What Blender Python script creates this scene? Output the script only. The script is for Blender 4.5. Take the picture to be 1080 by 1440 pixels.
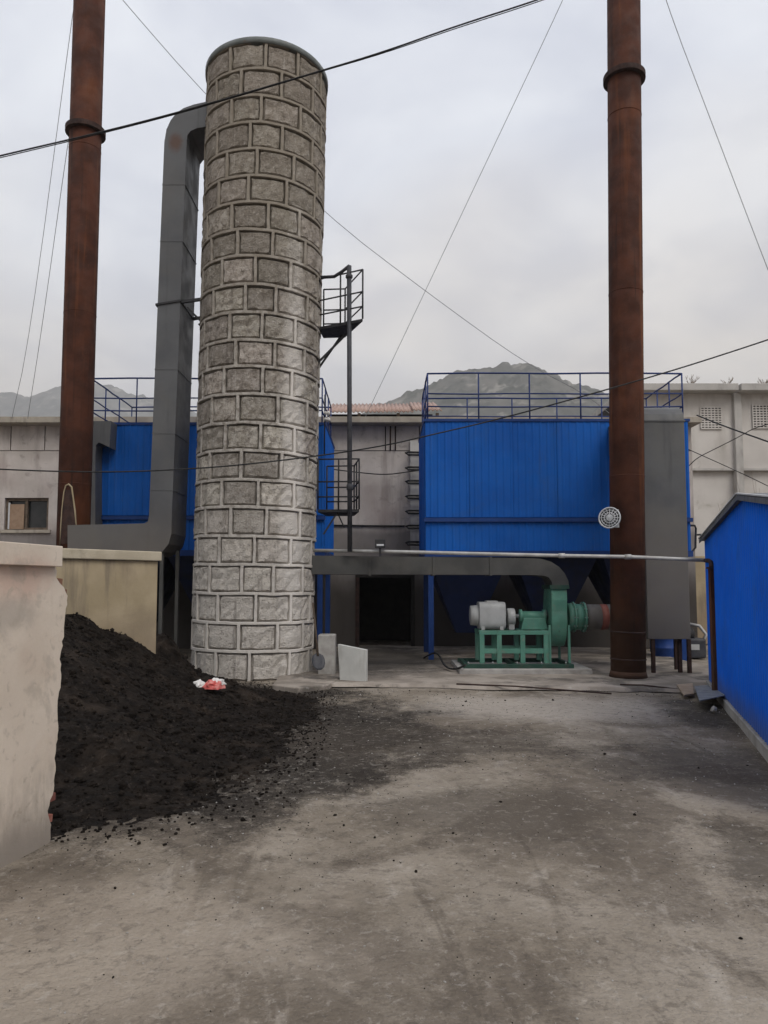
import bpy, bmesh, math, random
from mathutils import Vector, Matrix, noise
R = math.radians
random.seed(7)
for o in list(bpy.data.objects): bpy.data.objects.remove(o)
SC = bpy.context.scene
COL = SC.collection
PITCH = R(4.2); FOC = 1040.0; EYE = 1.6
# ---------------------------------------------------------------- camera
cam = bpy.data.cameras.new('camera'); co = bpy.data.objects.new('camera', cam); COL.objects.link(co)
co.location = (0, 0, EYE); co.rotation_euler = (R(90) + PITCH, 0, 0)
cam.sensor_fit = 'VERTICAL'; cam.sensor_height = 36; cam.lens = 26; cam.shift_y = 24 / 1440
cam.clip_start = 0.05; cam.clip_end = 6000
SC.camera = co
# ---------------------------------------------------------------- world: overcast sky
SUN_EL, SUN_ROT = R(48), R(150)
w = bpy.data.worlds.new('World'); SC.world = w; w.use_nodes = True
nt = w.node_tree; nt.nodes.clear()
def N(tree, t, **kw):
    n = tree.nodes.new(t)
    for k, v in kw.items(): setattr(n, k, v)
    return n
out = N(nt, 'ShaderNodeOutputWorld'); bg = N(nt, 'ShaderNodeBackground'); bg.inputs[1].default_value = 0.1
sky = N(nt, 'ShaderNodeTexSky', sky_type='NISHITA', sun_disc=False, sun_elevation=SUN_EL, sun_rotation=SUN_ROT)
sky.air_density = 1.5; sky.dust_density = 4
tc = N(nt, 'ShaderNodeTexCoord'); sp = N(nt, 'ShaderNodeSeparateXYZ'); nt.links.new(tc.outputs['Generated'], sp.inputs[0])
def wm(op, a, b):
    m = N(nt, 'ShaderNodeMath', operation=op)
    for i, v in enumerate((a, b)):
        if isinstance(v, (int, float)): m.inputs[i].default_value = v
        elif v is not None: nt.links.new(v, m.inputs[i])
    return m.outputs[0]
zz = wm('ADD', wm('MAXIMUM', sp.outputs[2], 0.0), 0.22)
cb = N(nt, 'ShaderNodeCombineXYZ'); nt.links.new(wm('DIVIDE', sp.outputs[0], zz), cb.inputs[0]); nt.links.new(wm('DIVIDE', sp.outputs[1], zz), cb.inputs[1])
n1 = N(nt, 'ShaderNodeTexNoise'); n1.inputs['Scale'].default_value = 2.6; n1.inputs['Detail'].default_value = 7; n1.inputs['Roughness'].default_value = .52; n1.inputs['Distortion'].default_value = .35
n2 = N(nt, 'ShaderNodeTexNoise'); n2.inputs['Scale'].default_value = .55; n2.inputs['Detail'].default_value = 3
nt.links.new(cb.outputs[0], n1.inputs['Vector']); nt.links.new(cb.outputs[0], n2.inputs['Vector'])
r1 = N(nt, 'ShaderNodeValToRGB'); r1.color_ramp.elements[0].position = .40; r1.color_ramp.elements[0].color = (6.5, 6.6, 7.05, 1)
r1.color_ramp.elements[1].position = .64; r1.color_ramp.elements[1].color = (8.5, 8.5, 8.55, 1)
r2 = N(nt, 'ShaderNodeValToRGB'); r2.color_ramp.elements[0].position = .40; r2.color_ramp.elements[0].color = (.95, .985, 1.05, 1)
r2.color_ramp.elements[1].position = .62; r2.color_ramp.elements[1].color = (1.075, 1.0, .90, 1)
nt.links.new(n1.outputs[0], r1.inputs[0])
nt.links.new(wm('ADD', n2.outputs[0], wm('MULTIPLY', wm('SUBTRACT', .38, sp.outputs[2]), .6)), r2.inputs[0])
mu = N(nt, 'ShaderNodeMix', data_type='RGBA', blend_type='MULTIPLY'); mu.inputs[0].default_value = 1
nt.links.new(r1.outputs[0], mu.inputs[6]); nt.links.new(r2.outputs[0], mu.inputs[7])
mx = N(nt, 'ShaderNodeMix', data_type='RGBA'); mx.inputs[0].default_value = .93
nt.links.new(sky.outputs[0], mx.inputs[6]); nt.links.new(mu.outputs[2], mx.inputs[7])
nt.links.new(mx.outputs[2], bg.inputs[0]); nt.links.new(bg.outputs[0], out.inputs[0])
# ---------------------------------------------------------------- sun behind the clouds
sl = bpy.data.lights.new('sun', 'SUN'); sl.energy = 1.5; sl.angle = R(28); sl.color = (1, .96, .9)
so = bpy.data.objects.new('sun', sl); COL.objects.link(so)
sdir = Vector((math.sin(SUN_ROT) * math.cos(SUN_EL), math.cos(SUN_ROT) * math.cos(SUN_EL), math.sin(SUN_EL)))
so.rotation_euler = sdir.to_track_quat('Z', 'Y').to_euler(); so.location = (10, -20, 40)
SC.view_settings.view_transform = 'Standard'; SC.view_settings.look = 'None'
SC.view_settings.exposure = 0.5; SC.view_settings.gamma = 1; SC.view_settings.use_curve_mapping = False
SC.cycles.max_bounces = 5; SC.cycles.diffuse_bounces = 3; SC.cycles.glossy_bounces = 2; SC.cycles.volume_bounces = 0; SC.cycles.use_denoising = True

# ---------------------------------------------------------------- helpers
def ray(px, py):
    u = (px - 540) / FOC; v = (744 - py) / FOC
    return Vector((u, math.cos(PITCH) - v * math.sin(PITCH), math.sin(PITCH) + v * math.cos(PITCH)))
def P(px, py, Y):
    d = ray(px, py); t = Y / d.y
    return Vector((d.x * t, Y, EYE + d.z * t))
def G(px, py):
    d = ray(px, py); t = -EYE / d.z
    return Vector((d.x * t, d.y * t, 0))

def mat(name, c1, c2, scale=3.0, rough=.8, metal=0.0, bump=.3, bscale=40.0, detail=6, rnd=0.0, layers=(), spec=.3, bdist=.01, lo=.35, hi=.65, gritty=False):
    """two-colour noise paint; layers: dicts of extra stains (noise / vertical streak / height band / spot)"""
    m = bpy.data.materials.new(name); m.use_nodes = True; t = m.node_tree; t.nodes.clear()
    o = N(t, 'ShaderNodeOutputMaterial'); b = N(t, 'ShaderNodeBsdfPrincipled'); t.links.new(b.outputs[0], o.inputs[0])
    b.inputs['Roughness'].default_value = rough; b.inputs['Metallic'].default_value = metal
    b.inputs['Specular IOR Level'].default_value = spec
    g = N(t, 'ShaderNodeNewGeometry'); pos = g.outputs['Position']
    cache = {}
    def noi(vec, s, d=6, ro=.55, dist=0.0):
        d = min(d, 5); key = (vec, s, d, ro, dist)
        if key not in cache: cache[key] = noi_(vec, s, d, ro, dist)
        return cache[key]
    def noi_(vec, s, d, ro, dist):
        n = N(t, 'ShaderNodeTexNoise'); n.inputs['Scale'].default_value = s; n.inputs['Detail'].default_value = d
        n.inputs['Roughness'].default_value = ro; n.inputs['Distortion'].default_value = dist
        t.links.new(vec, n.inputs['Vector']); return n.outputs[0]
    def mapv(sc, off=(0, 0, 0)):
        q = N(t, 'ShaderNodeMapping'); q.inputs['Scale'].default_value = sc; q.inputs['Location'].default_value = off
        t.links.new(pos, q.inputs[0]); return q.outputs[0]
    def rng(v, a, c, x=0.0, y=1.0):
        q = N(t, 'ShaderNodeMapRange'); q.interpolation_type = 'SMOOTHSTEP'
        for i, k in ((1, a), (2, c), (3, x), (4, y)): q.inputs[i].default_value = k
        t.links.new(v, q.inputs[0]); return q.outputs[0]
    def mul(a, c):
        q = N(t, 'ShaderNodeMath', operation='MULTIPLY'); t.links.new(a, q.inputs[0])
        if isinstance(c, (int, float)): q.inputs[1].default_value = c
        else: t.links.new(c, q.inputs[1])
        return q.outputs[0]
    def add(a, c):
        q = N(t, 'ShaderNodeMath', operation='ADD'); t.links.new(a, q.inputs[0])
        if isinstance(c, (int, float)): q.inputs[1].default_value = c
        else: t.links.new(c, q.inputs[1])
        return q.outputs[0]
    def mix(f, a, c, blend='MIX'):
        q = N(t, 'ShaderNodeMix', data_type='RGBA', blend_type=blend)
        if isinstance(f, (int, float)): q.inputs[0].default_value = f
        else: t.links.new(f, q.inputs[0])
        for i, k in ((6, a), (7, c)):
            if isinstance(k, tuple): q.inputs[i].default_value = (*k, 1)
            else: t.links.new(k, q.inputs[i])
        return q.outputs[2]
    vec = pos
    col = mix(rng(noi(vec, scale, detail), lo, hi), c1, c2)
    if rnd:
        oi = N(t, 'ShaderNodeObjectInfo'); hs = N(t, 'ShaderNodeHueSaturation')
        t.links.new(col, hs.inputs['Color']); t.links.new(rng(oi.outputs['Random'], 0, 1, 1 - rnd, 1 + rnd), hs.inputs['Value'])
        wn = N(t, 'ShaderNodeMath', operation='FRACT'); t.links.new(mul(oi.outputs['Random'], 17.3), wn.inputs[0])
        q = N(t, 'ShaderNodeMapRange')
        for i, k in ((3, .485), (4, .515)): q.inputs[i].default_value = k
        t.links.new(wn.outputs[0], q.inputs[0]); t.links.new(q.outputs[0], hs.inputs['Hue'])
        col = hs.outputs[0]
    sepn = N(t, 'ShaderNodeSeparateXYZ'); t.links.new(pos, sepn.inputs[0])
    for L in layers:
        k = L['kind']; f = None
        if k == 'noise': f = rng(noi(mapv(L.get('sc', (1, 1, 1)), L.get('off', (5, 3, 1))), L.get('scale', 2), 8, L.get('ro', .6), L.get('dist', .4)), L['a'], L['b'])
        if k == 'streak': f = rng(noi(mapv((1, 1, L.get('zs', .06)), L.get('off', (2, 7, 0))), L.get('scale', 6), 5, .6), L['a'], L['b'])
        if k == 'band':  # by height, with a ragged edge
            zn = add(sepn.outputs[2], mul(add(noi(mapv((1, 1, .35)), L.get('scale', 1.5), 6, .6), -.5), L.get('wob', 1.0)))
            f = rng(zn, L['a'], L['b'])
        if k == 'spot':  # a stain of its own shape round a point
            vv = N(t, 'ShaderNodeVectorMath', operation='SUBTRACT'); t.links.new(pos, vv.inputs[0]); vv.inputs[1].default_value = L['at']
            v2 = N(t, 'ShaderNodeVectorMath', operation='MULTIPLY'); t.links.new(vv.outputs[0], v2.inputs[0]); v2.inputs[1].default_value = L['inv']
            ln = N(t, 'ShaderNodeVectorMath', operation='LENGTH'); t.links.new(v2.outputs[0], ln.inputs[0])
            f = rng(add(ln.outputs['Value'], mul(add(noi(pos, 1.3 if 'scale' in L and L['scale'] < 1.7 else L.get('scale', 1.3), 8, .62, .3), -.5), L.get('wob', 1.6))), L.get('r0', 1.0), L.get('r1', .4))
        if 'mask' in L:
            f = mul(f, rng(noi(mapv((1, 1, L.get('mzs', 1)), (9, 4, 2)), L['mask'], 6), .4, .6))
        if gritty:   # dust breaks up into grains at its fringe
            g_ = add(add(f, mul(add(noi(pos, 9.0, 5, .75), -.5), 1.1)), mul(add(noi(pos, 55.0, 3, .7), -.5), .9))
            f = mul(rng(g_, .10, 1.0), rng(f, 0.0, .12)) if L.get('scale', 1) < 10 else f
        f = mul(f, L.get('amt', 1.0))
        col = mix(f, col, L['col'], L.get('blend', 'MIX'))
    t.links.new(col, b.inputs['Base Color'])
    t.links.new(rng(noi(pos, scale * 2.3, 4), .3, .7, max(0, rough - .12), min(1, rough + .12)), b.inputs['Roughness'])
    if bump:
        bn = N(t, 'ShaderNodeBump'); bn.inputs['Strength'].default_value = bump; bn.inputs['Distance'].default_value = bdist
        t.links.new(add(noi(pos, bscale, 4, .65), mul(noi(pos, bscale * .17, 3), .8)), bn.inputs['Height'])
        t.links.new(bn.outputs[0], b.inputs['Normal'])
    return m

class MB:
    def __init__(s): s.v = []; s.f = []; s.sm = []
    def add(s, vs, fs, smooth=False):
        o = len(s.v); s.v += [Vector(v) for v in vs]
        for f in fs: s.f.append(tuple(i + o for i in f)); s.sm.append(smooth)
        return s
    def box(s, x0, x1, y0, y1, z0, z1):
        return s.obox((((x0 + x1) / 2), (y0 + y1) / 2, (z0 + z1) / 2), (abs(x1 - x0) / 2, 0, 0), (0, abs(y1 - y0) / 2, 0), (0, 0, abs(z1 - z0) / 2))
    def obox(s, c, a, b, d):
        c, a, b, d = map(Vector, (c, a, b, d))
        vs = [c - a - b - d, c + a - b - d, c + a + b - d, c - a + b - d, c - a - b + d, c + a - b + d, c + a + b + d, c - a + b + d]
        return s.add(vs, [(0, 3, 2, 1), (4, 5, 6, 7), (0, 1, 5, 4), (1, 2, 6, 5), (2, 3, 7, 6), (3, 0, 4, 7)])
    def beam(s, p0, p1, wd, ht, up=(0, 0, 1)):
        p0, p1 = Vector(p0), Vector(p1); d = (p1 - p0); l = d.length; d.normalize(); u = Vector(up)
        if abs(d.dot(u)) > .98: u = Vector((0, 1, 0))
        a = d.cross(u).normalized(); c = a.cross(d).normalized()
        return s.obox((p0 + p1) / 2, d * l / 2, a * wd / 2, c * ht / 2)
    def path(s, pts, r, n=8, cap=True, smooth=True):
        pts = [Vector(p) for p in pts]; rs = r if isinstance(r, (list, tuple)) else [r] * len(pts)
        vs = []; fs = []; ref = None
        for i, p in enumerate(pts):
            d = (pts[min(i + 1, len(pts) - 1)] - pts[max(i - 1, 0)]).normalized()
            if ref is None:
                ref = d.orthogonal().normalized()
            ref = (ref - d * ref.dot(d)).normalized(); b = d.cross(ref)
            for k in range(n):
                a = 2 * math.pi * k / n; vs.append(p + (ref * math.cos(a) + b * math.sin(a)) * rs[i])
        for i in range(len(pts) - 1):
            for k in range(n):
                fs.append((i * n + k, i * n + (k + 1) % n, (i + 1) * n + (k + 1) % n, (i + 1) * n + k))
        s.add(vs, fs, smooth)
        if cap:
            o = len(s.v) - len(vs)
            s.f.append(tuple(o + k for k in reversed(range(n)))); s.sm.append(False)
            e = o + (len(pts) - 1) * n
            s.f.append(tuple(e + k for k in range(n))); s.sm.append(False)
        return s
    def lathe(s, org, axis, prof, n=24, smooth=True):
        org, axis = Vector(org), Vector(axis).normalized()
        return s.path_prof(org, axis, prof, n, smooth)
    def path_prof(s, org, axis, prof, n, smooth):
        ref = axis.orthogonal().normalized(); b = axis.cross(ref); vs = []; fs = []
        for (tt, r) in prof:
            for k in range(n):
                a = 2 * math.pi * k / n; vs.append(org + axis * tt + (ref * math.cos(a) + b * math.sin(a)) * max(r, 1e-4))
        for i in range(len(prof) - 1):
            for k in range(n):
                fs.append((i * n + k, i * n + (k + 1) % n, (i + 1) * n + (k + 1) % n, (i + 1) * n + k))
        s.add(vs, fs, smooth); o = len(s.v) - len(vs)
        s.f.append(tuple(o + k for k in reversed(range(n)))); s.sm.append(False)
        e = o + (len(prof) - 1) * n; s.f.append(tuple(e + k for k in range(n))); s.sm.append(False)
        return s
    def prism(s, pts, off, smooth_sides=False):
        pts = [Vector(p) for p in pts]; off = Vector(off); n = len(pts)
        s.add(pts + [p + off for p in pts], [tuple(range(n)), tuple(reversed(range(n, 2 * n)))])
        o = len(s.v) - 2 * n
        for k in range(n):
            s.f.append((o + (k + 1) % n, o + k, o + n + k, o + n + (k + 1) % n)); s.sm.append(smooth_sides)
        return s
    def sheet(s, p0, p1, zf0, zf1, nrm, pitch=.15, dep=.02, rib=.35, off=0.0):
        """ribbed metal sheet standing between p0 and p1; zf0/zf1 give bottom and top heights at a point"""
        p0, p1, nrm = Vector(p0), Vector(p1), Vector(nrm); d = p1 - p0; L = d.length; d.normalize()
        n = max(1, round(L / pitch)); q = L / n; us = []
        for i in range(n):
            u = i * q; us += [(u, 0), (u + q * (1 - rib) - q * .12, 0), (u + q * (1 - rib), 1), (u + q * .88, 1)]
        us.append((L, 0)); vs = []
        for u, h in us:
            p = p0 + d * u + nrm * (off + h * dep)
            vs += [Vector((p.x, p.y, zf0(u))), Vector((p.x, p.y, zf1(u)))]
        return s.add(vs, [(2 * i, 2 * i + 2, 2 * i + 3, 2 * i + 1) for i in range(len(us) - 1)])
    def build(s, name, m, parent=None, bevel=0.0, label=None, cat=None, group=None, kind=None):
        me = bpy.data.meshes.new(name)
        off = Vector((0, 0, 0))
        q = parent
        while q is not None: off = off + q.location; q = q.parent
        origin = Vector((0, 0, 0))
        if parent is None and s.v and kind is None:
            xs = [v.x for v in s.v]; ys = [v.y for v in s.v]; zs = [v.z for v in s.v]
            origin = Vector(((min(xs) + max(xs)) / 2, (min(ys) + max(ys)) / 2, min(zs)))
        me.from_pydata([v - off - origin for v in s.v], [], s.f)
        me.polygons.foreach_set('use_smooth', s.sm)
        if m: me.materials.append(m)
        b = bmesh.new(); b.from_mesh(me); bmesh.ops.recalc_face_normals(b, faces=b.faces) if not getattr(s, 'keep', False) else None
        b.to_mesh(me); b.free(); me.update()
        o = bpy.data.objects.new(name, me); COL.objects.link(o); o.location = origin
        if parent: o.parent = parent
        if bevel:
            bm_ = o.modifiers.new('bevel', 'BEVEL'); bm_.width = bevel; bm_.segments = 2; bm_.limit_method = 'ANGLE'; bm_.angle_limit = R(40)
        return tag(o, label, cat, group, kind)
def tag(o, label=None, cat=None, group=None, kind=None):
    for k, v in (('label', label), ('category', cat), ('group', group), ('kind', kind)):
        if v: o[k] = v
    return o
def thing(name, label, cat, loc, group=None):
    o = bpy.data.objects.new(name, None); COL.objects.link(o); o.location = loc; o.empty_display_size = .2
    return tag(o, label, cat, group)
def fb(p, s=1.0): return noise.noise(Vector(p) * s)
def fbm(p, s=1.0, octv=4):
    a = 0; k = 1; f = s
    for _ in range(octv): a += k * noise.noise(Vector(p) * f); k *= .5; f *= 2.03
    return a

# ---------------------------------------------------------------- materials
TX, TY = -2.36, 13.4            # tower axis
M = {}
M['ground'] = mat('yard_ground', (.225, .190, .149), (.315, .273, .222), 1.1, .95, bump=.9, bscale=34, spec=.12, bdist=.02, gritty=True, layers=[
    dict(kind='noise', scale=.62, a=.43, b=.62, col=(.125, .102, .080), amt=.72, dist=.8),
    dict(kind='noise', scale=2.2, a=.50, b=.72, col=(.11, .09, .071), amt=.62, off=(2, 5, 1), sc=(1, .22, 1), dist=1.2),
    dict(kind='noise', scale=3.1, a=.54, b=.72, col=(.43, .385, .33), amt=.45, off=(6, 1, 1), sc=(1, .35, 1), dist=1.0),
    dict(kind='noise', scale=5.5, a=.52, b=.74, col=(.11, .09, .072), amt=.5, off=(1, 8, 0), dist=.6),
    dict(kind='spot', at=(2.2, 9.8, 0), inv=(1 / 2.3, 1 / 1.2, 0), r0=1.3, r1=.3, wob=1.2, col=(.42, .375, .325), amt=.75),
    dict(kind='spot', at=(-1.6, 3.4, 0), inv=(1 / 1.6, 1 / .9, 0), r0=1.3, r1=.3, wob=1.4, col=(.37, .315, .255), amt=.55),
    dict(kind='spot', at=(-2.6, 8.2, 0), inv=(1 / 3.5, 1 / 3.8, 0), r0=1.2, r1=.66, wob=1.0, col=(.020, .0165, .014), amt=.94),
    dict(kind='spot', at=(-1.9, 11.2, 0), inv=(1 / 1.7, 1 / .95, 0), r0=1.2, r1=.5, wob=1.0, col=(.022, .018, .015), amt=.92),
    dict(kind='spot', at=(.1, 7.7, 0), inv=(1 / 2.4, 1 / 1.15, 0), r0=1.2, r1=.3, wob=1.6, col=(.060, .049, .039), amt=.7),
    dict(kind='spot', at=(3.3, 6.8, 0), inv=(1 / 2.6, 1 / .95, 0), r0=1.2, r1=.3, wob=1.5, col=(.070, .057, .046), amt=.7),
    dict(kind='spot', at=(4.1, 9.2, 0), inv=(1 / .75, 1 / 1.6, 0), r0=1.2, r1=.3, wob=1.3, col=(.040, .034, .028), amt=.85),
    dict(kind='spot', at=(.7, 5.4, 0), inv=(1 / 1.7, 1 / .9, 0), r0=1.1, r1=.2, wob=1.8, col=(.080, .066, .053), amt=.6),
    dict(kind='spot', at=(2.3, 4.3, 0), inv=(1 / .6, 1 / 1.3, 0), r0=1.1, r1=.2, wob=1.8, col=(.060, .050, .040), amt=.65),
        dict(kind='noise', scale=12, a=.50, b=.66, col=(.095, .08, .066), amt=.45, off=(3, 3, 3), ro=.75),
    dict(kind='noise', scale=15, a=.54, b=.68, col=(.44, .40, .35), amt=.4, off=(9, 1, 5), ro=.75),
    dict(kind='noise', scale=60, a=.58, b=.70, col=(.07, .06, .05), amt=.5, off=(2, 6, 3), ro=.7),
    dict(kind='noise', scale=70, a=.60, b=.72, col=(.52, .47, .41), amt=.4, off=(8, 1, 3), ro=.7)])
M['pad'] = mat('pad_concrete', (.22, .19, .16), (.36, .315, .27), 1.6, .92, bump=.6, bscale=30, spec=.15, gritty=True, layers=[
    dict(kind='noise', scale=1.1, a=.47, b=.66, col=(.09, .08, .07), amt=.75),
    dict(kind='noise', scale=7, a=.58, b=.75, col=(.48, .45, .41), amt=.5, off=(1, 1, 1)),
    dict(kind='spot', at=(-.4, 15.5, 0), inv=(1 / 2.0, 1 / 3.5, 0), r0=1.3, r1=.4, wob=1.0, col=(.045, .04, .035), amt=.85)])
M['coal'] = mat('coal', (.0075, .0056, .0044), (.0175, .0132, .0102), 9, .9, bump=1.0, bscale=45, spec=.12, bdist=.03, layers=[
    dict(kind='noise', scale=2, a=.5, b=.75, col=(.055, .041, .031), amt=.6),
    dict(kind='noise', scale=20, a=.57, b=.68, col=(.075, .060, .050), amt=.6, off=(2, 2, 7), ro=.7)])
M['stone'] = mat('tower_stone', (.33, .295, .25), (.475, .435, .385), 7, .95, bump=1.0, bscale=44, rnd=.30, spec=.12, bdist=.035, layers=[
    dict(kind='noise', scale=9, a=.47, b=.64, col=(.15, .126, .102), amt=.7),
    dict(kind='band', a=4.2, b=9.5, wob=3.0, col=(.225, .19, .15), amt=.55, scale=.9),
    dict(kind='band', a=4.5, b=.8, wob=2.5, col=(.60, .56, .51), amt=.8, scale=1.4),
    dict(kind='streak', scale=7, zs=.07, a=.57, b=.72, col=(.13, .11, .095), amt=.6),
    dict(kind='streak', scale=9, zs=.05, a=.62, b=.74, col=(.62, .58, .53), amt=.5, off=(8, 3, 1)),
    dict(kind='noise', scale=22, a=.52, b=.64, col=(.15, .13, .108), amt=.7, off=(3, 1, 6), ro=.75),
    dict(kind='noise', scale=24, a=.55, b=.66, col=(.64, .59, .53), amt=.5, off=(13, 4, 6), ro=.75),
    dict(kind='spot', at=(TX + .80, TY - .80, 3.2), inv=(1 / .26, 1 / .40, 1 / 5.2), r0=1.15, r1=.35, wob=1.4, scale=5, col=(.68, .64, .59), amt=.85)])
M['mortar'] = mat('tower_mortar', (.36, .335, .30), (.46, .43, .39), 9, .95, bump=.8, bscale=50, spec=.15, layers=[
    dict(kind='noise', scale=9, a=.46, b=.66, col=(.17, .145, .12), amt=.75),
    dict(kind='noise', scale=24, a=.53, b=.65, col=(.14, .12, .10), amt=.65, off=(3, 1, 6), ro=.75),
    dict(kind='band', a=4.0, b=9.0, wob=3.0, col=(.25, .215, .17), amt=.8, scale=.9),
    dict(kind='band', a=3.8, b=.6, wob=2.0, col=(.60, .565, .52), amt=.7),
    dict(kind='spot', at=(TX + .80, TY - .80, 3.2), inv=(1 / .26, 1 / .40, 1 / 5.2), r0=1.15, r1=.35, wob=1.4, scale=5, col=(.70, .66, .61), amt=.85)])
M['cap'] = mat('cap_metal', (.12, .135, .13), (.17, .185, .18), 4, .6, bump=.2, spec=.4, layers=[dict(kind='noise', scale=5, a=.55, b=.7, col=(.15, .11, .08), amt=.5)])
M['rust'] = mat('rusty_steel', (.047, .0185, .012), (.082, .030, .0175), 2.2, .85, bump=.45, bscale=60, spec=.2, layers=[
    dict(kind='streak', scale=5, zs=.05, a=.52, b=.74, col=(.17, .060, .022), amt=.75),
    dict(kind='streak', scale=9, zs=.04, a=.55, b=.72, col=(.024, .0135, .011), amt=.8, off=(4, 1, 0)),
    dict(kind='noise', scale=1.1, a=.52, b=.70, col=(.145, .05, .02), amt=.55, off=(3, 9, 2), sc=(1, 1, .35)),
    dict(kind='band', a=1.9, b=.1, wob=1.0, col=(.075, .046, .03), amt=.75),
    dict(kind='noise', scale=20, a=.6, b=.72, col=(.13, .05, .024), amt=.3)])
M['rust_dark'] = mat('dark_rusty_iron', (.030, .018, .016), (.055, .03, .024), 8, .85, bump=.3)
M['duct'] = mat('duct_grey_paint', (.078, .080, .086), (.104, .106, .110), 1.2, .55, bump=.12, bscale=12, spec=.35, layers=[
    dict(kind='noise', scale=.9, a=.45, b=.7, col=(.118, .112, .102), amt=.5),
    dict(kind='streak', scale=4, zs=.1, a=.55, b=.75, col=(.045, .046, .047), amt=.55),
    dict(kind='band', a=3.4, b=2.0, wob=1.0, col=(.15, .128, .105), amt=.5),
    dict(kind='spot', at=P(247, 200, 13.0), inv=(1 / .14, 1 / .6, 1 / .22), r0=1.2, r1=.3, wob=1.0, scale=5, col=(.09, .045, .028), amt=.85)])
M['duct_dark'] = mat('duct_sooty_paint', (.052, .052, .050), (.078, .077, .072), 1.6, .65, bump=.15, spec=.3, layers=[
    dict(kind='noise', scale=1.5, a=.5, b=.7, col=(.095, .089, .08), amt=.6),
    dict(kind='streak', scale=5, zs=.2, a=.55, b=.75, col=(.05, .048, .045), amt=.6)])
M['blue'] = mat('blue_sheet', (.0030, .088, .385), (.0045, .105, .44), 1.3, .6, bump=.05, spec=.2, layers=[
    dict(kind='streak', scale=3.5, zs=.08, a=.55, b=.78, col=(.012, .085, .27), amt=.45),
    dict(kind='noise', scale=1.2, a=.55, b=.8, col=(.03, .085, .22), amt=.45),
    dict(kind='streak', scale=10, zs=.04, a=.60, b=.76, col=(.075, .12, .22), amt=.3, off=(5, 5, 0)),
    dict(kind='noise', scale=18, a=.62, b=.74, col=(.05, .07, .13), amt=.35, off=(4, 4, 4))])
M['blue_shed'] = mat('blue_shed_sheet', (.003, .135, .72), (.0045, .16, .80), 1.1, .6, bump=.04, spec=.2, layers=[
    dict(kind='streak', scale=6, zs=.05, a=.58, b=.8, col=(.01, .10, .42), amt=.4),
    dict(kind='band', a=.45, b=.1, wob=.3, col=(.10, .11, .14), amt=.55, scale=4),
    dict(kind='noise', scale=1.4, a=.52, b=.75, col=(.03, .13, .46), amt=.5),
    dict(kind='noise', scale=22, a=.62, b=.74, col=(.05, .09, .22), amt=.35, off=(4, 4, 4))])
M['blue_dark'] = mat('blue_steel', (.006, .035, .155), (.010, .045, .185), 4, .55, bump=.1)
M['blue_rail'] = mat('blue_rail', (.014, .034, .13), (.025, .048, .17), 9, .55, bump=.1)
M['hopper'] = mat('hopper_blue_steel', (.004, .012, .05), (.008, .016, .06), 2, .6, bump=.1, layers=[dict(kind='noise', scale=1.3, a=.45, b=.7, col=(.012, .012, .014), amt=.7)])
M['wall'] = mat('render_wall', (.47, .425, .39), (.57, .52, .485), 1.4, .93, bump=.3, bscale=30, spec=.15, layers=[
    dict(kind='streak', scale=2.2, zs=.15, a=.46, b=.66, col=(.28, .24, .22), amt=.75),
    dict(kind='noise', scale=5, a=.56, b=.70, col=(.24, .21, .19), amt=.5, off=(3, 3, 9)),
    dict(kind='noise', scale=.7, a=.52, b=.72, col=(.38, .31, .285), amt=.6),
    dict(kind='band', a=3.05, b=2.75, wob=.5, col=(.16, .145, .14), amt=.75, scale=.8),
    dict(kind='band', a=2.2, b=1.2, wob=.8, col=(.045, .039, .034), amt=.85)])  # lower wall: soot stain, darkened further for the shade beneath the filter houses
M['eave'] = mat('eave_concrete', (.33, .29, .24), (.42, .375, .31), 2, .9, bump=.4, layers=[dict(kind='streak', scale=5, zs=.3, a=.5, b=.7, col=(.2, .175, .15), amt=.6)])
M['white_wall'] = mat('whitewash', (.50, .48, .45), (.60, .58, .55), 2, .9, bump=.3, layers=[dict(kind='streak', scale=4, zs=.2, a=.52, b=.7, col=(.3, .28, .27), amt=.6)])
M['ware'] = mat('warehouse_render', (.50, .47, .44), (.58, .55, .515), .8, .92, bump=.2, layers=[
    dict(kind='streak', scale=1.0, zs=.2, a=.5, b=.72, col=(.34, .31, .275), amt=.55),
    dict(kind='noise', scale=1.6, a=.58, b=.75, col=(.27, .25, .20), amt=.5)])
M['ware_trim'] = mat('warehouse_concrete', (.38, .365, .345), (.46, .44, .415), 1.2, .9, bump=.25, layers=[dict(kind='streak', scale=3, zs=.3, a=.52, b=.7, col=(.24, .22, .2), amt=.6)])
M['plaster'] = mat('yellow_plaster', (.60, .51, .415), (.68, .59, .49), 1.5, .9, bump=.3, bscale=18, spec=.15, layers=[
    dict(kind='noise', scale=2.1, a=.55, b=.75, col=(.57, .44, .35), amt=.5),
    dict(kind='streak', scale=6, zs=.12, a=.58, b=.76, col=(.37, .31, .245), amt=.5),
    dict(kind='spot', at=(-2.08, 4.4, 1.62), inv=(1 / .6, 1 / .35, 1 / .16), r0=1.2, r1=.3, wob=1.2, scale=6, col=(.56, .37, .29), amt=.6),
    dict(kind='spot', at=(-2.08, 4.35, 1.42), inv=(1 / .6, 1 / .25, 1 / .13), r0=1.2, r1=.3, wob=1.4, scale=6, col=(.33, .29, .25), amt=.5),
    dict(kind='noise', scale=13, a=.58, b=.70, col=(.42, .36, .29), amt=.55, off=(4, 4, 4)),
    dict(kind='noise', scale=3.2, a=.56, b=.66, col=(.40, .345, .285), amt=.5, off=(1, 7, 4)),
    dict(kind='band', a=.55, b=.0, wob=.9, col=(.12, .10, .085), amt=.5, scale=9),
    dict(kind='band', a=.30, b=.02, wob=.35, col=(.27, .235, .20), amt=.8, scale=3)])
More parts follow.
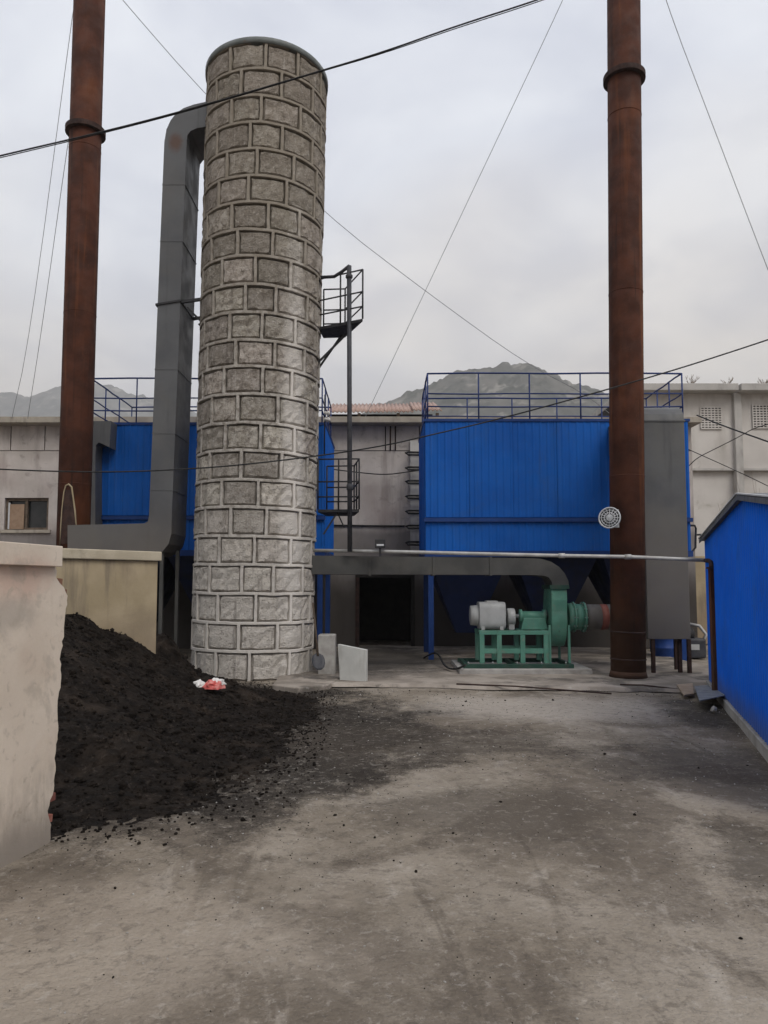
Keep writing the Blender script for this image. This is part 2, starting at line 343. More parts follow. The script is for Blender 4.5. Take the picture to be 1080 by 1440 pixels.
M['plaster_old'] = mat('stained_plaster', (.34, .275, .175), (.43, .35, .235), 1.6, .92, bump=.35, bscale=22, spec=.15, layers=[
    dict(kind='streak', scale=5, zs=.12, a=.5, b=.7, col=(.18, .15, .115), amt=.65),
    dict(kind='band', a=1.35, b=.7, wob=.6, col=(.20, .145, .105), amt=.5),
    dict(kind='noise', scale=1.3, a=.5, b=.7, col=(.25, .20, .14), amt=.6)])
M['coping'] = mat('coping_cement', (.42, .365, .27), (.50, .44, .335), 3, .9, bump=.4, layers=[dict(kind='noise', scale=4, a=.5, b=.7, col=(.28, .24, .175), amt=.6)])
M['brick'] = mat('red_brick', (.20, .075, .05), (.27, .13, .09), 9, .9, bump=.6, rnd=.2)
M['conc'] = mat('raw_concrete', (.30, .285, .265), (.40, .385, .36), 4, .92, bump=.4, layers=[dict(kind='noise', scale=3, a=.5, b=.7, col=(.19, .175, .155), amt=.6)])
M['slab'] = mat('pale_cement_board', (.46, .46, .435), (.54, .54, .51), 3, .85, bump=.15, layers=[dict(kind='streak', scale=6, zs=.3, a=.55, b=.75, col=(.33, .32, .29), amt=.5)])
M['green'] = mat('green_machine_paint', (.072, .205, .15), (.095, .25, .185), 5, .5, bump=.1, spec=.4, layers=[dict(kind='noise', scale=4, a=.5, b=.72, col=(.10, .19, .145), amt=.6), dict(kind='noise', scale=9, a=.54, b=.72, col=(.19, .18, .15), amt=.55, off=(1, 2, 3)), dict(kind='noise', scale=30, a=.62, b=.72, col=(.06, .05, .04), amt=.6)])
M['green_dark'] = mat('dark_green_paint', (.014, .05, .036), (.024, .066, .046), 6, .6, bump=.15, layers=[dict(kind='noise', scale=6, a=.5, b=.7, col=(.06, .055, .045), amt=.6)])
M['motor'] = mat('motor_grey_paint', (.33, .335, .33), (.40, .405, .40), 5, .5, bump=.08, spec=.4, layers=[dict(kind='noise', scale=5, a=.52, b=.72, col=(.25, .245, .23), amt=.5)])
M['steel'] = mat('bare_steel', (.30, .31, .31), (.40, .41, .41), 8, .45, metal=.5, bump=.1)
M['galv'] = mat('galvanised_pipe', (.38, .375, .36), (.48, .47, .455), 6, .5, metal=.2, bump=.1, layers=[dict(kind='noise', scale=2.5, a=.5, b=.7, col=(.25, .22, .19), amt=.5)])
M['red'] = mat('red_band_paint', (.16, .05, .038), (.21, .072, .055), 5, .6, bump=.1)
M['black'] = mat('black_iron', (.018, .018, .02), (.035, .034, .036), 8, .6, bump=.15)
M['ironpole'] = mat('dark_pipe_paint', (.035, .037, .045), (.06, .06, .066), 8, .55, bump=.15)
M['wire'] = mat('cable_sheath', (.015, .015, .016), (.03, .03, .03), 8, .7, bump=0)
M['guy'] = mat('guy_strand', (.20, .20, .21), (.26, .26, .27), 8, .6, bump=0)
M['inside'] = mat('shaded_interior', (.02, .018, .016), (.035, .03, .027), 3, .95, bump=.2)  # near-black: the shade inside openings and recesses put into the colour
M['tile'] = mat('red_roof_sheet', (.36, .235, .195), (.46, .34, .29), 3, .85, bump=.3, layers=[dict(kind='noise', scale=3, a=.5, b=.7, col=(.42, .32, .28), amt=.6)])
M['glass'] = mat('dark_glass', (.015, .017, .018), (.03, .03, .03), 3, .15, bump=0, spec=.5)
M['frame'] = mat('old_window_wood', (.10, .075, .055), (.16, .12, .09), 9, .85, bump=.3)
M['board'] = mat('brown_board', (.27, .18, .12), (.33, .23, .16), 6, .8, bump=.2)
M['cardboard'] = mat('pale_board', (.36, .27, .19), (.44, .34, .25), 6, .85, bump=.3)
M['sheetgrey'] = mat('grey_sheet_metal', (.20, .22, .25), (.27, .29, .31), 5, .55, bump=.1, metal=.2)
M['roofmetal'] = mat('shed_roof_edge', (.10, .105, .115), (.15, .155, .165), 3, .6, bump=.1)
M['roofedge'] = mat('pale_edge_trim', (.48, .49, .5), (.56, .57, .58), 4, .6, bump=.1)
M['bag_white'] = mat('white_bag_plastic', (.62, .60, .57), (.72, .70, .68), 12, .6, bump=.5)
M['bag_red'] = mat('red_bag_print', (.55, .09, .08), (.60, .25, .22), 14, .6, bump=.5)
M['hill'] = mat('hill_scrub', (.062, .062, .052), (.125, .116, .10), .02, .95, bump=0, spec=.05, layers=[
    dict(kind='noise', scale=.05, a=.45, b=.6, col=(.032, .038, .026), amt=.85), dict(kind='noise', scale=.03, a=.56, b=.64, col=(.26, .24, .21), amt=.75, off=(30, 8, 2))])
M['twig'] = mat('dry_twig', (.13, .09, .06), (.19, .14, .09), 20, .9, bump=0)
M['wood'] = mat('worn_handle_wood', (.05, .036, .026), (.08, .058, .04), 15, .8, bump=.2)
M['mesh'] = mat('silver_mesh', (.42, .43, .44), (.55, .56, .57), 12, .5, metal=.3, bump=.2)
M['barrel'] = mat('blue_barrel_plastic', (.015, .05, .2), (.02, .06, .24), 5, .5, bump=.1)

# ================================================================ SETTING
# ground: dense where it is near, reaching far out
def gz(x, y):
    return .022 * fbm((x, y, 0), .5, 4) + .006 * fbm((x, y, 3), 4, 3)
mb = MB()
def axis(lo, hi, step, far):
    a = [lo + step * i for i in range(int(round((hi - lo) / step)) + 1)]
    g = step; x = hi
    while x < far: g *= 1.6; x = min(far, x + g); a.append(x)
    g = step; x = lo; b = []
    while x > -far: g *= 1.6; x = max(-far, x - g); b.append(x)
    return b[::-1] + a
gx, gy = axis(-6, 6.5, .11, 3000), axis(1.0, 13, .11, 3000)
for y in gy:
    for x in gx:
        near = max(0, 1 - max(abs(x) / 9, abs(y - 6) / 11)); mb.v.append(Vector((x, y, gz(x, y) * min(1, near * 4) - .02)))
nx = len(gx)
for j in range(len(gy) - 1):
    for i in range(nx - 1): mb.f.append((j * nx + i, j * nx + i + 1, (j + 1) * nx + i + 1, (j + 1) * nx + i)); mb.sm.append(True)
mb.build('ground', M['ground'], kind='structure')
# concrete pad under the plant, with a ragged front edge
mb = MB(); xs = [-1.35 + .12 * i for i in range(int(7.6 / .12))]
front = [Vector((x, 11.55 - .12 * x + .10 * fbm((x, 0, 1), 1.4) + .05 * fb((x, 2, 0), 6), 0)) for x in xs]
ym = [.0, .05, .5, 1.5, 3, 5, 7.2]
for k, dy in enumerate(ym):
    for p in front: mb.v.append(Vector((p.x, p.y + dy, (.0 if k == 0 else .045 + .012 * fbm((p.x, p.y + dy, 0), .8)))))
nf = len(front)
for k in range(len(ym) - 1):
    for i in range(nf - 1): mb.f.append((k * nf + i, k * nf + i + 1, (k + 1) * nf + i + 1, (k + 1) * nf + i)); mb.sm.append(k > 0)
mb.build('concrete_pad', M['pad'], kind='structure')
PZ = .045

# hills
def hill(name, prof, Y, depth, mate, back, seed, rough):
    mb = MB(); pxs = [prof[0][0] + 4 * i for i in range(int((prof[-1][0] - prof[0][0]) / 4) + 1)]; rows = 60
    def hy(px):
        for a, b in zip(prof, prof[1:]):
            if a[0] <= px <= b[0]: t = (px - a[0]) / (b[0] - a[0]); return a[1] + (b[1] - a[1]) * t
        return prof[-1][1]
    for j in range(rows + 8):
        for px in pxs:
            top = P(px, hy(px), Y); x = top.x
            if j <= rows:
                t = j / rows; y = Y - depth * (1 - t); z = top.z * (t ** 1.25)
            else:
                t = (j - rows) / 7; y = Y + back * t; z = top.z * (1 - t)
            q = rough * fbm((x * .006, y * .006, seed), 1, 6) * min(1, t * 1.5 if j <= rows else 1) + (rough * .22 * fb((x, y, seed), .045) if j > 2 else 0)
            mb.v.append(Vector((x + q * .4, y, max(-.8, z + q * (.6 if j == rows else 1) + (rough * .22 * fb((x * .05, y * .05, seed + 4), 1.7) + rough * .10 * random.uniform(-1, 1) if j > 2 else 0)))))
    n = len(pxs)
    for j in range(rows + 7):
        for i in range(n - 1): mb.f.append((j * n + i, j * n + i + 1, (j + 1) * n + i + 1, (j + 1) * n + i)); mb.sm.append(True)
    return mb.build(name, mate, kind='structure')
hill('hill', [(430, 640), (480, 600), (545, 562), (575, 549), (600, 538), (625, 527), (650, 517), (690, 513), (715, 511), (738, 512), (752, 519), (775, 530), (800, 540), (850, 553), (900, 568), (980, 600), (1100, 660)], 1000, 500, M['hill'], 280, 1.0, 16)
hill('mountain', [(-420, 580), (-200, 552), (-60, 556), (0, 550), (20, 551), (45, 556), (70, 549), (85, 545), (130, 538), (150, 541), (190, 556), (230, 566), (280, 580), (350, 600), (460, 660)], 2150, 1000, M['hill'], 480, 7.0, 24)

# ================================================================ STONE TOWER
tower = thing('masonry_tower', 'round tower of grey stone blocks with raised mortar joints and metal cap', 'tower', (TX, TY, 0))
YF = TY - 1.09
zt, zb = P(375, 61, YF).z, P(353, 918, YF).z
ROWS = 22; H = (zt - zb) / ROWS
RAD = 1.085; FL = .0042; NB = 11; MW = .050
def rad(z): return RAD * (1 + FL * z)
rng_ = random.Random(3)
rowrot = [rng_.uniform(-.10, .10) + (math.pi / NB if k % 2 else 0) for k in range(ROWS + 2)]
levels = [zb - H * 2 + .02] + [zb - H * 1 + H * k for k in range(ROWS + 2)]   # joint heights, first below ground
levels = [zb + H * (k - 2) + rng_.uniform(-.016, .016) for k in range(ROWS + 3)]
nrow = len(levels) - 1
rowrot = [rng_.uniform(-.09, .09) + (math.pi / NB if k % 2 else 0) for k in range(nrow)]
def joints(k):
    return [rowrot[k] + 2 * math.pi * (i + jit[k][i]) / NB for i in range(NB)]
jit = [[rng_.uniform(-.10, .10) for i in range(NB)] for k in range(nrow)]
def tpos(a, z, r):
    zz_ = z + .012 * fb((math.cos(a) * 2, math.sin(a) * 2, z * .8), 1.3) + .006 * fb((math.cos(a) * 9, math.sin(a) * 9, z * 9), 1.0)
    a = a + .010 * fb((math.cos(a) * 7, z * 5, math.sin(a) * 7), 1.1)
    rr = r - .004 + .010 * fb((math.cos(a) * 3, math.sin(a) * 3, z * 2), 1.0)
    return Vector((rr * math.cos(a), rr * math.sin(a), zz_))
def lattice():
    bm = bmesh.new(); cache = {}
    def V(a, z):
        a = a % (2 * math.pi); key = (round(a, 4) % round(2 * math.pi, 4), round(z, 3))
        if key not in cache: cache[key] = bm.verts.new(tpos(a, z, rad(z)))
        return cache[key]
    hw = MW / 2
    def edges(k):
        if k < 0 or k >= nrow: return []
        e = []
        for j in joints(k): e += [j - hw / RAD, j + hw / RAD]
        return e
    for k in range(nrow + 1):
        z = levels[k]
        br = sorted({round(a % (2 * math.pi), 4) for a in edges(k) + edges(k - 1)})
        full = []
        for a, b in zip(br, br[1:] + [br[0] + 2 * math.pi]):
            n = max(1, int((b - a) / .09)); full += [a + (b - a) * i / n for i in range(n)]
        for a, b in zip(full, full[1:] + [full[0] + 2 * math.pi]):
            try: bm.faces.new((V(a, z - hw), V(b, z - hw), V(b, z + hw), V(a, z + hw)))
            except ValueError: pass
    for k in range(nrow):
        for j in joints(k):
            a, b = j - hw / RAD, j + hw / RAD; z0, z1 = levels[k] + hw, levels[k + 1] - hw
            a, b = round(a % (2 * math.pi), 4), round(b % (2 * math.pi), 4)
            zs = [z0 + (z1 - z0) * q_ / 5 for q_ in range(6)]
            for c, d in zip(zs, zs[1:]):
                try: bm.faces.new((V(a, c), V(b, c), V(b, d), V(a, d)))
                except ValueError: pass
    r = bmesh.ops.extrude_face_region(bm, geom=bm.faces[:])
    for v in [g for g in r['geom'] if isinstance(g, bmesh.types.BMVert)]:
        pass
    outer = [v for v in bm.verts if v in set(cache.values())]
    s = set(cache.values())
    for v in bm.verts:
        if v not in s:
            l = math.hypot(v.co.x, v.co.y); f = (l - .10) / l; v.co.x *= f; v.co.y *= f
    bmesh.ops.recalc_face_normals(bm, faces=bm.faces)
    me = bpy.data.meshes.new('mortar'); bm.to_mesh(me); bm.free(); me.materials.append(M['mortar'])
    o = bpy.data.objects.new('mortar', me); COL.objects.link(o); o.parent = tower
    b = o.modifiers.new('bevel', 'BEVEL'); b.width = .006; b.segments = 1; b.limit_method = 'ANGLE'; b.angle_limit = R(50)
lattice()
c = MB(); c.lathe((0, 0, -.1), (0, 0, 1), [(0, rad(0) - .092), (levels[-1] + .1, rad(levels[-1]) - .092)], 48)
c.v = [v + Vector((TX, TY, 0)) for v in c.v]; c.build('core', M['mortar'], tower)
# block meshes shared by all the blocks, face rough and slightly hollow at the edges
def block_mesh(seed):
    r = random.Random(seed); bm = bmesh.new(); wa = 2 * math.pi / NB - (MW * .75) / RAD; hh = H - MW * .75; na, nz = 8, 6; g = {}; ua = [0, .07, .2, .36, .5, .64, .8, .93, 1]; uz = [0, .10, .28, .5, .72, .90, 1]
    for lay in (0, 1):
        for i in range(na + 1):
            for k in range(nz + 1):
                a = -wa / 2 + wa * ua[i]; z = -hh / 2 + hh * uz[k]
                edge = i in (0, na) or k in (0, nz)
                rr = RAD - .12 if lay == 0 else (RAD - .024 + (-.066 if edge else .004 + r.uniform(-.014, .016)))
                if lay and not edge: a += r.uniform(-.009, .009); z += r.uniform(-.010, .010)
                g[lay, i, k] = bm.verts.new((rr * math.cos(a), rr * math.sin(a), z))
    for i in range(na):
        for k in range(nz):
            bm.faces.new((g[1, i, k], g[1, i + 1, k], g[1, i + 1, k + 1], g[1, i, k + 1]))
    for i in range(na):
        bm.faces.new((g[0, i, 0], g[0, i + 1, 0], g[1, i + 1, 0], g[1, i, 0])); bm.faces.new((g[0, i, nz], g[0, i + 1, nz], g[1, i + 1, nz], g[1, i, nz]))
    for k in range(nz):
        bm.faces.new((g[0, 0, k], g[0, 0, k + 1], g[1, 0, k + 1], g[1, 0, k])); bm.faces.new((g[0, na, k], g[0, na, k + 1], g[1, na, k + 1], g[1, na, k]))
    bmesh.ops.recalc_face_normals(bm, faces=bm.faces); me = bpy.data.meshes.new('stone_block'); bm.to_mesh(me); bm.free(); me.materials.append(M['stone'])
    return me
bms = [block_mesh(s) for s in range(8)]
for k in range(nrow):
    js = joints(k); z = (levels[k] + levels[k + 1]) / 2; s = 1 + FL * z
    for i in range(NB):
        a, b = js[i], js[(i + 1) % NB] + (2 * math.pi if i == NB - 1 else 0)
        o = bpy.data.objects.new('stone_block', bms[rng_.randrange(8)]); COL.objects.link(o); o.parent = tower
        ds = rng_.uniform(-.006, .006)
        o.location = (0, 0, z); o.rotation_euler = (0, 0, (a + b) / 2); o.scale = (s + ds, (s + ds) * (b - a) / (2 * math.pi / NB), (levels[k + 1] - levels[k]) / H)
ztop = levels[-1]; rt = rad(ztop)
cp = MB(); cp.lathe((TX, TY, ztop - .02), (0, 0, 1), [(0, rt + .012), (.10, rt + .016), (.115, rt), (.20, rt * .9), (.27, rt * .72), (.31, rt * .4), (.33, .05)], 56)
cp.build('cap', M['cap'], tower)
tower.rotation_euler = (0, R(.75), 0)

# ================================================================ CHIMNEY STACKS
def stack(px0, py0, px1, py1, Y, r, label, flange_py, zbase, ztop_):
    """px0,py0 low point of the axis, px1,py1 high point"""
    a, b = P(px0, py0, Y), P(px1, py1, Y); d = (b - a) / (b.z - a.z)
    base = a + d * (zbase - a.z); top = a + d * (ztop_ - a.z)
    t = thing('rusty_chimney', label, 'chimney', base, 'rusty steel chimneys')
    MB().path([base, a + d * (5 - a.z), top], r, 40).build('pipe', M['rust'], t)
    fp = P(px0 + (px1 - px0) * (flange_py - py0) / (py1 - py0), flange_py, Y); ax = d.normalized()
    MB().lathe(fp - ax * .05, ax, [(0, r + .02), (.004, r + .075), (.048, r + .075), (.052, r + .075), (.096, r + .075), (.1, r + .02)], 40, False).build('flange', M['rust_dark'], t)
    return t, a, d
LS, la, ld = stack(103, 760, 126, 0, 13.5, .287, 'tall rusty steel chimney behind the stained yellow wall, beside the grey riser duct', 186, 0, 17)
RS, ra, rd = stack(883.5, 940, 877, 0, 12.5, .285, 'tall rusty steel chimney carrying the round silver lamp, right of the green blower', 111, PZ, 17)
# seams near the foot and a flared boot on the right chimney
for z in (.33, .78):
    c0 = ra + rd * (z - ra.z); MB().lathe(c0, rd, [(0, .287), (.006, .294), (.02, .294), (.026, .287)], 40, False).build('weld_seam', M['rust_dark'], RS)
c0 = ra + rd * (PZ - ra.z)
MB().lathe(c0, rd, [(0, .31), (.10, .287)], 40).build('boot', M['rust'], RS)
for k in range(3):
    zz_ = 3.0 + k * 3.2
    for (aa, dd, S) in ((ra, rd, RS), (la, ld, LS)):
        c0 = aa + dd * (zz_ + .4 - aa.z); MB().lathe(c0, dd, [(0, .286), (.004, .2905), (.014, .2905), (.018, .286)], 40).build('weld_seam', M['rust'], S)
# arched patch with a torn rim on the left chimney
def on_stack(px, py, r):
    c = la + ld * (P(px, py, 13.22).z - la.z); q = P(px, py, 13.22); dx = max(-r * .98, min(r * .98, q.x - c.x))
    return Vector((c.x + dx, c.y - math.sqrt(max(r * r - dx * dx, 0)), q.z))
rimpx = [(84, 766), (85, 740), (87, 715), (90, 692), (93, 683), (97, 681), (101, 685), (103, 700), (105, 718), (106, 735), (107, 742)]
MB().path([on_stack(x, y, .296) for x, y in rimpx], [.008, .010, .009, .012, .014, .017, .016, .013, .016, .012, .009], 8).build('patch_rim', M['plaster_old'], LS)
patch = MB(); rows_ = []
for t in range(9):
    y = 765 - t * 9.5; xl = 85 + 8 * max(0, (t - 4) / 5) ** 1.5; xr = 105.5 - 6 * max(0, (t - 3) / 6)
    rows_.append([on_stack(xl + (xr - xl) * i / 5, y, .2895) for i in range(6)])
for rw in rows_: patch.v += rw
for j in range(8):
    for i in range(5): patch.f.append((j * 6 + i, j * 6 + i + 1, (j + 1) * 6 + i + 1, (j + 1) * 6 + i)); patch.sm.append(True)
patch.build('patch', M['rust_dark'], LS)

# ================================================================ TOWER OUTLET DUCT (left)
Y0, Y1 = 13.0, 13.95
def pp(pts, Y): return [P(x, y, Y) for x, y in pts]
duct = thing('riser_duct', 'tall square grey duct climbing left of the stone tower and bending into its top', 'duct', P(225, 775, 13.5) * 1)
dep = Vector((0, Y1 - Y0, 0))
te = MB().prism(pp([(318, 136), (290, 143), (272, 147), (258, 152), (248, 159), (240, 169), (234, 182), (231, 200), (262.5, 198), (263.5, 190), (268, 184), (277, 180), (290, 178), (318, 172)], Y0), dep); te.build('top_elbow', M['duct'], duct)
MB().prism(pp([(231, 200), (209.5, 726), (241.5, 726), (262.5, 198)], Y0), dep).build('riser', M['duct'], duct)
MB().prism(pp([(209.5, 726), (208, 733), (203, 736), (95, 738.5), (95, 779), (215, 781), (228, 776), (237, 765), (241, 750), (241.5, 726)], Y0), dep).build('bottom_elbow', M['duct'], duct)
def ring(pa, pb, Ya, Yb, wd, m, parent, name='flange'):
    b = MB(); e = .022
    q = [Vector((pa.x - e, Ya - e, pa.z)), Vector((pb.x + e, Ya - e, pb.z)), Vector((pb.x + e, Yb + e, pb.z)), Vector((pa.x - e, Yb + e, pa.z))]
    vs = q + [p + Vector((0, 0, wd)) for p in q]
    b.add(vs, [(0, 3, 2, 1), (4, 5, 6, 7), (0, 1, 5, 4), (1, 2, 6, 5), (2, 3, 7, 6), (3, 0, 4, 7)]); b.build(name, m, parent)
ring(P(220.6, 430, Y0), P(253, 424, Y0), Y0, Y1, .035, M['black'], duct, 'support_band')
for py in (260, 340, 520, 610, 690):
    l_ = 231 - 21.5 * (py - 200) / 526; ring_pa, ring_pb = P(l_, py, Y0), P(l_ + 32, py, Y0)
    b_ = MB(); e_ = .006; q_ = [Vector((ring_pa.x - e_, Y0 - e_, ring_pa.z)), Vector((ring_pb.x + e_, Y0 - e_, ring_pb.z)), Vector((ring_pb.x + e_, Y1 + e_, ring_pb.z)), Vector((ring_pa.x - e_, Y1 + e_, ring_pa.z))]
    b_.add(q_ + [p + Vector((0, 0, .016)) for p in q_], [(0, 3, 2, 1), (4, 5, 6, 7), (0, 1, 5, 4), (1, 2, 6, 5), (2, 3, 7, 6), (3, 0, 4, 7)]); b_.build('weld_seam', M['duct'], duct)
# bracket from the band to the tower
for y in (13.05, 13.9):
    MB().beam(P(248, 424, 13.0) * 1 + Vector((0, y - 13, 0)), Vector((TX - .95, y, P(280, 421, 13).z + .02)), .05, .05).build('bracket_arm', M['black'], duct)
    MB().beam(P(262, 431, 13.0) + Vector((0, y - 13, 0)), Vector((TX - .95, y, P(280, 450, 13).z)), .035, .035).build('brace', M['black'], duct)
for px in (228, 250):
    q = P(px, 776, 13.1 if px == 228 else 13.7); MB().box(q.x - .03, q.x + .03, q.y - .03, q.y + .03, 0, q.z + .02).build('leg', M['duct_dark'], duct)
# rust bloom: a welded bracket plate on the elbow
# small elbow duct, left filter to left chimney
d2 = thing('elbow_duct', 'short grey elbow duct between the left rusty chimney and the blue filter house', 'duct', P(131, 760, 14.8))
MB().prism(pp([(112, 745), (114, 612), (118, 600), (126, 592), (156, 592), (154, 629), (139, 622), (135, 626), (134, 640), (134, 745)], 15.1), Vector((0, .42, 0))).build('elbow', M['duct'], d2)
for px in (113, 122):
    q = P(px, 745, 15.2); MB().box(q.x - .03, q.x + .03, 15.15, 15.25, 0, q.z).build('leg', M['duct_dark'], d2)

# ================================================================ BLUE FILTER HOUSES
def filter_house(label, x0, x1, yf, depth, ztop_, zled, zbot, legs, npost):
    cx = (x0 + x1) / 2; t = thing('filter_house', label, 'filter house', (cx, yf + depth / 2, 0), 'blue filter houses')
    yb = yf + depth
    MB().box(x0, x1, yf, yb, zbot, ztop_).build('body', M['blue'], t)
    n = max(3, round((x1 - x0) / .9)); wd = (x1 - x0) / n
    for i in range(n):
        a, b = x0 + wd * i, x0 + wd * (i + 1)
        MB().sheet((a + .004, yf, 0), (b - .004, yf, 0), lambda u: zled + .05, lambda u: ztop_ - .02, (0, -1, 0), .145, .010, .3, .03 + .007 * (i % 2)).build('cladding_sheet', M['blue'], t)
        MB().sheet((a + .004, yf, 0), (b - .004, yf, 0), lambda u: zbot + .02, lambda u: zled - .05, (0, -1, 0), .145, .010, .3, .006).build('cladding_sheet', M['blue'], t)
    n2 = max(2, round(depth / .9)); w2 = depth / n2
    for sx, xx in ((-1, x0), (1, x1)):
        for i in range(n2):
            MB().sheet((xx, yf + w2 * i + .004, 0), (xx, yf + w2 * (i + 1) - .004, 0), lambda u: zbot + .02, lambda u: ztop_ - .02, (sx, 0, 0), .145, .018, .3, .006).build('cladding_sheet', M['blue'], t)
    MB().box(x0 - .03, x1 + .03, yf - .075, yf + .01, zled - .045, zled + .035).build('ledge', M['blue_dark'], t)
    MB().box(x0 - .035, x1 + .035, yf - .06, yb + .06, ztop_ - .02, ztop_ + .035).build('roof_edge', M['blue_dark'], t)
    MB().box(x0 - .02, x1 + .02, yf - .05, yb + .05, zbot - .10, zbot + .02).build('bottom_beam', M['blue_dark'], t)
    # hoppers
    nh = 3; hw = (x1 - x0) / nh
    for i in range(nh):
        a, b = x0 + hw * i + .06, x0 + hw * (i + 1) - .06; zm = .55; c0 = (a + b) / 2; m_ = MB()
        top = [(a, yf + .15, zbot - .1), (b, yf + .15, zbot - .1), (b, yb - .15, zbot - .1), (a, yb - .15, zbot - .1)]
        bot = [(c0 - .2, yf + depth / 2 - .2, zm), (c0 + .2, yf + depth / 2 - .2, zm), (c0 + .2, yf + depth / 2 + .2, zm), (c0 - .2, yf + depth / 2 + .2, zm)]
        m_.add(top + bot, [(0, 1, 2, 3), (7, 6, 5, 4), (0, 4, 5, 1), (1, 5, 6, 2), (2, 6, 7, 3), (3, 7, 4, 0)]); m_.build('hopper', M['hopper'], t)
    for (lx, ly) in legs:
        MB().box(lx - .055, lx + .055, ly - .055, ly + .055, 0, zbot - .1).build('leg', M['blue_dark'], t)
    # railing round the roof
    zr = ztop_ + .035; hr = .98; ins = .06
    cs = [(x0 + ins, yf + ins), (x1 - ins, yf + ins), (x1 - ins, yb - ins), (x0 + ins, yb - ins)]
    for (a, b, k) in ((0, 1, npost), (1, 2, 3), (2, 3, npost), (3, 0, 3)):
        A, B = Vector((*cs[a], zr)), Vector((*cs[b], zr))
        for i in range(k):
            p = A.lerp(B, i / k); MB().path([p, p + Vector((0, 0, hr))], .016, 6).build('post', M['blue_rail'], t)
        for z in (hr, hr * .56, hr * .28):
            sag = [A.lerp(B, i / 6) + Vector((0, 0, z + .008 * math.sin(i * 2.1 + z * 5))) for i in range(7)]
            MB().path(sag, .015 if z < hr else .018, 6).build('rail', M['blue_rail'], t)
    return t
YR = 15.0
xr0, xr1 = P(598, 680, YR).x, P(969, 680, YR).x
FR = filter_house('wide blue ribbed filter house with blue roof railing behind the green blower', xr0, xr1, YR, 2.2, P(700, 592, YR).z, P(700, 731, YR).z, P(700, 776, YR).z,
    [(xr0 + .12, YR + .25), (xr1 - .1, YR + .3), (xr0 + .12, YR + 2.0), (xr1 - .1, YR + 2.0)], 5)
YL = 15.5
xl0, xl1 = P(118, 680, YL).x, P(456, 680, YL).x
FLH = filter_house('blue ribbed filter house with roof railing half hidden behind the stone tower', xl0, xl1, YL, 2.7, P(200, 597, YL).z, P(200, 728, YL).z, P(200, 775, YL).z,
    [(xl0 + .1, YL + .3), (xl1 - .1, YL + .3), (xl0 + .1, YL + 2.5), (xl1 - .1, YL + 2.5)], 5)

# ================================================================ BOILER HOUSE BEHIND
BY = 18.5
zE = P(520, 592, BY).z
bx0, bx1 = -14.6, P(972, 600, BY).x
BH = thing('boiler_house', 'long pale rendered boiler house with concrete eave and dark doorway', 'building', ((bx0 + bx1) / 2, BY + 3, 0))
dx0, dx1, dz = P(505, 860, BY).x, P(578, 860, BY).x, P(540, 812, BY).z
wx0, wx1, wz0, wz1 = P(6, 720, BY).x, P(68, 720, BY).x, P(30, 745, BY).z, P(30, 700, BY).z
def bwall(a, b, z0, z1, nm='wall'): MB().box(a, b, BY, BY + .3, z0, z1).build(nm, M['wall'], BH)
zp0 = P(520, 634, BY).z
bwall(bx0, wx0, 0, zp0); bwall(wx1, dx0, 0, zp0); bwall(wx0, wx1, 0, wz0); bwall(wx0, wx1, wz1, zp0)
bwall(dx0, dx1, dz, zp0); bwall(dx1, bx1, 0, zp0)
# row of upper wall panels with open vertical joints
npan = 26; pw = (bx1 - bx0) / npan
for i in range(npan): MB().box(bx0 + pw * i + .014, bx0 + pw * (i + 1) - .014, BY - .02, BY + .28, zp0 + .012, zE - .12).build('wall_panel', M['wall'], BH)
MB().box(bx0, bx1, BY + .06, BY + .3, zp0, zE - .12).build('backing', M['inside'], BH)
MB().box(bx0 - .1, bx1 + .1, BY - .42, BY + .5, zE - .13, zE + .02).build('eave_slab', M['eave'], BH, .012)
MB().box(bx0, bx1, BY + 6, BY + 6.3, 0, zE - .13).build('rear_wall', M['wall'], BH)
for xx in (bx0, bx1 - .3): MB().box(xx, xx + .3, BY + .3, BY + 6, 0, zE - .13).build('side_wall', M['wall'], BH)
MB().box(bx0, bx1, BY + .5, BY + 6.3, zE - .13, zE - .02).build('roof_slab', M['eave'], BH)
MB().box(dx0 - .5, dx1 + .5, BY + 2.6, BY + 2.7, 0, zE - .2).build('partition', M['inside'], BH)
MB().box(dx0 - .5, dx0 - .4, BY + .3, BY + 2.6, 0, zE - .2).build('partition', M['inside'], BH)
MB().box(dx1 + .4, dx1 + .5, BY + .3, BY + 2.6, 0, zE - .2).build('partition', M['inside'], BH)
# door surround
MB().box(dx0 - .09, dx0, BY - .03, BY + .2, 0, dz).build('door_jamb', M['rust_dark'], BH)
MB().box(dx1, dx1 + .09, BY - .03, BY + .2, 0, dz).build('door_jamb', M['inside'], BH)
MB().box(dx0 - .09, dx1 + .09, BY - .03, BY + .2, dz, dz + .12).build('lintel', M['inside'], BH)
# window left
win = MB().box(wx0, wx1, BY + .16, BY + .18, wz0, wz1).build('window', M['glass'], BH)
for (a, b, c_, d_) in ((wx0, wx0 + .07, wz0, wz1), (wx1 - .07, wx1, wz0, wz1), (wx0 + .07, wx1 - .07, wz1 - .07, wz1), (wx0 + .07, wx1 - .07, wz0, wz0 + .06), (P(35, 720, BY).x - .03, P(35, 720, BY).x + .03, wz0 + .06, wz1 - .07)):
    MB().box(a, b, BY + .07, BY + .15, c_, d_).build('window_frame', M['frame'], win)
bxm = P(13, 720, BY).x, P(33, 720, BY).x
MB().box(bxm[0], bxm[1], BY + .03, BY + .06, wz0 + .02, wz1 - .16).build('board', M['board'], win)
MB().box(bxm[0] - .04, bxm[0], BY + .025, BY + .065, wz0 + .02, wz1 - .12).build('board_trim', M['roofedge'], win)
MB().box(wx0 - .08, wx1 + .08, BY - .06, BY + .05, wz0 - .08, wz0 - .003).build('window_sill', M['eave'], win)
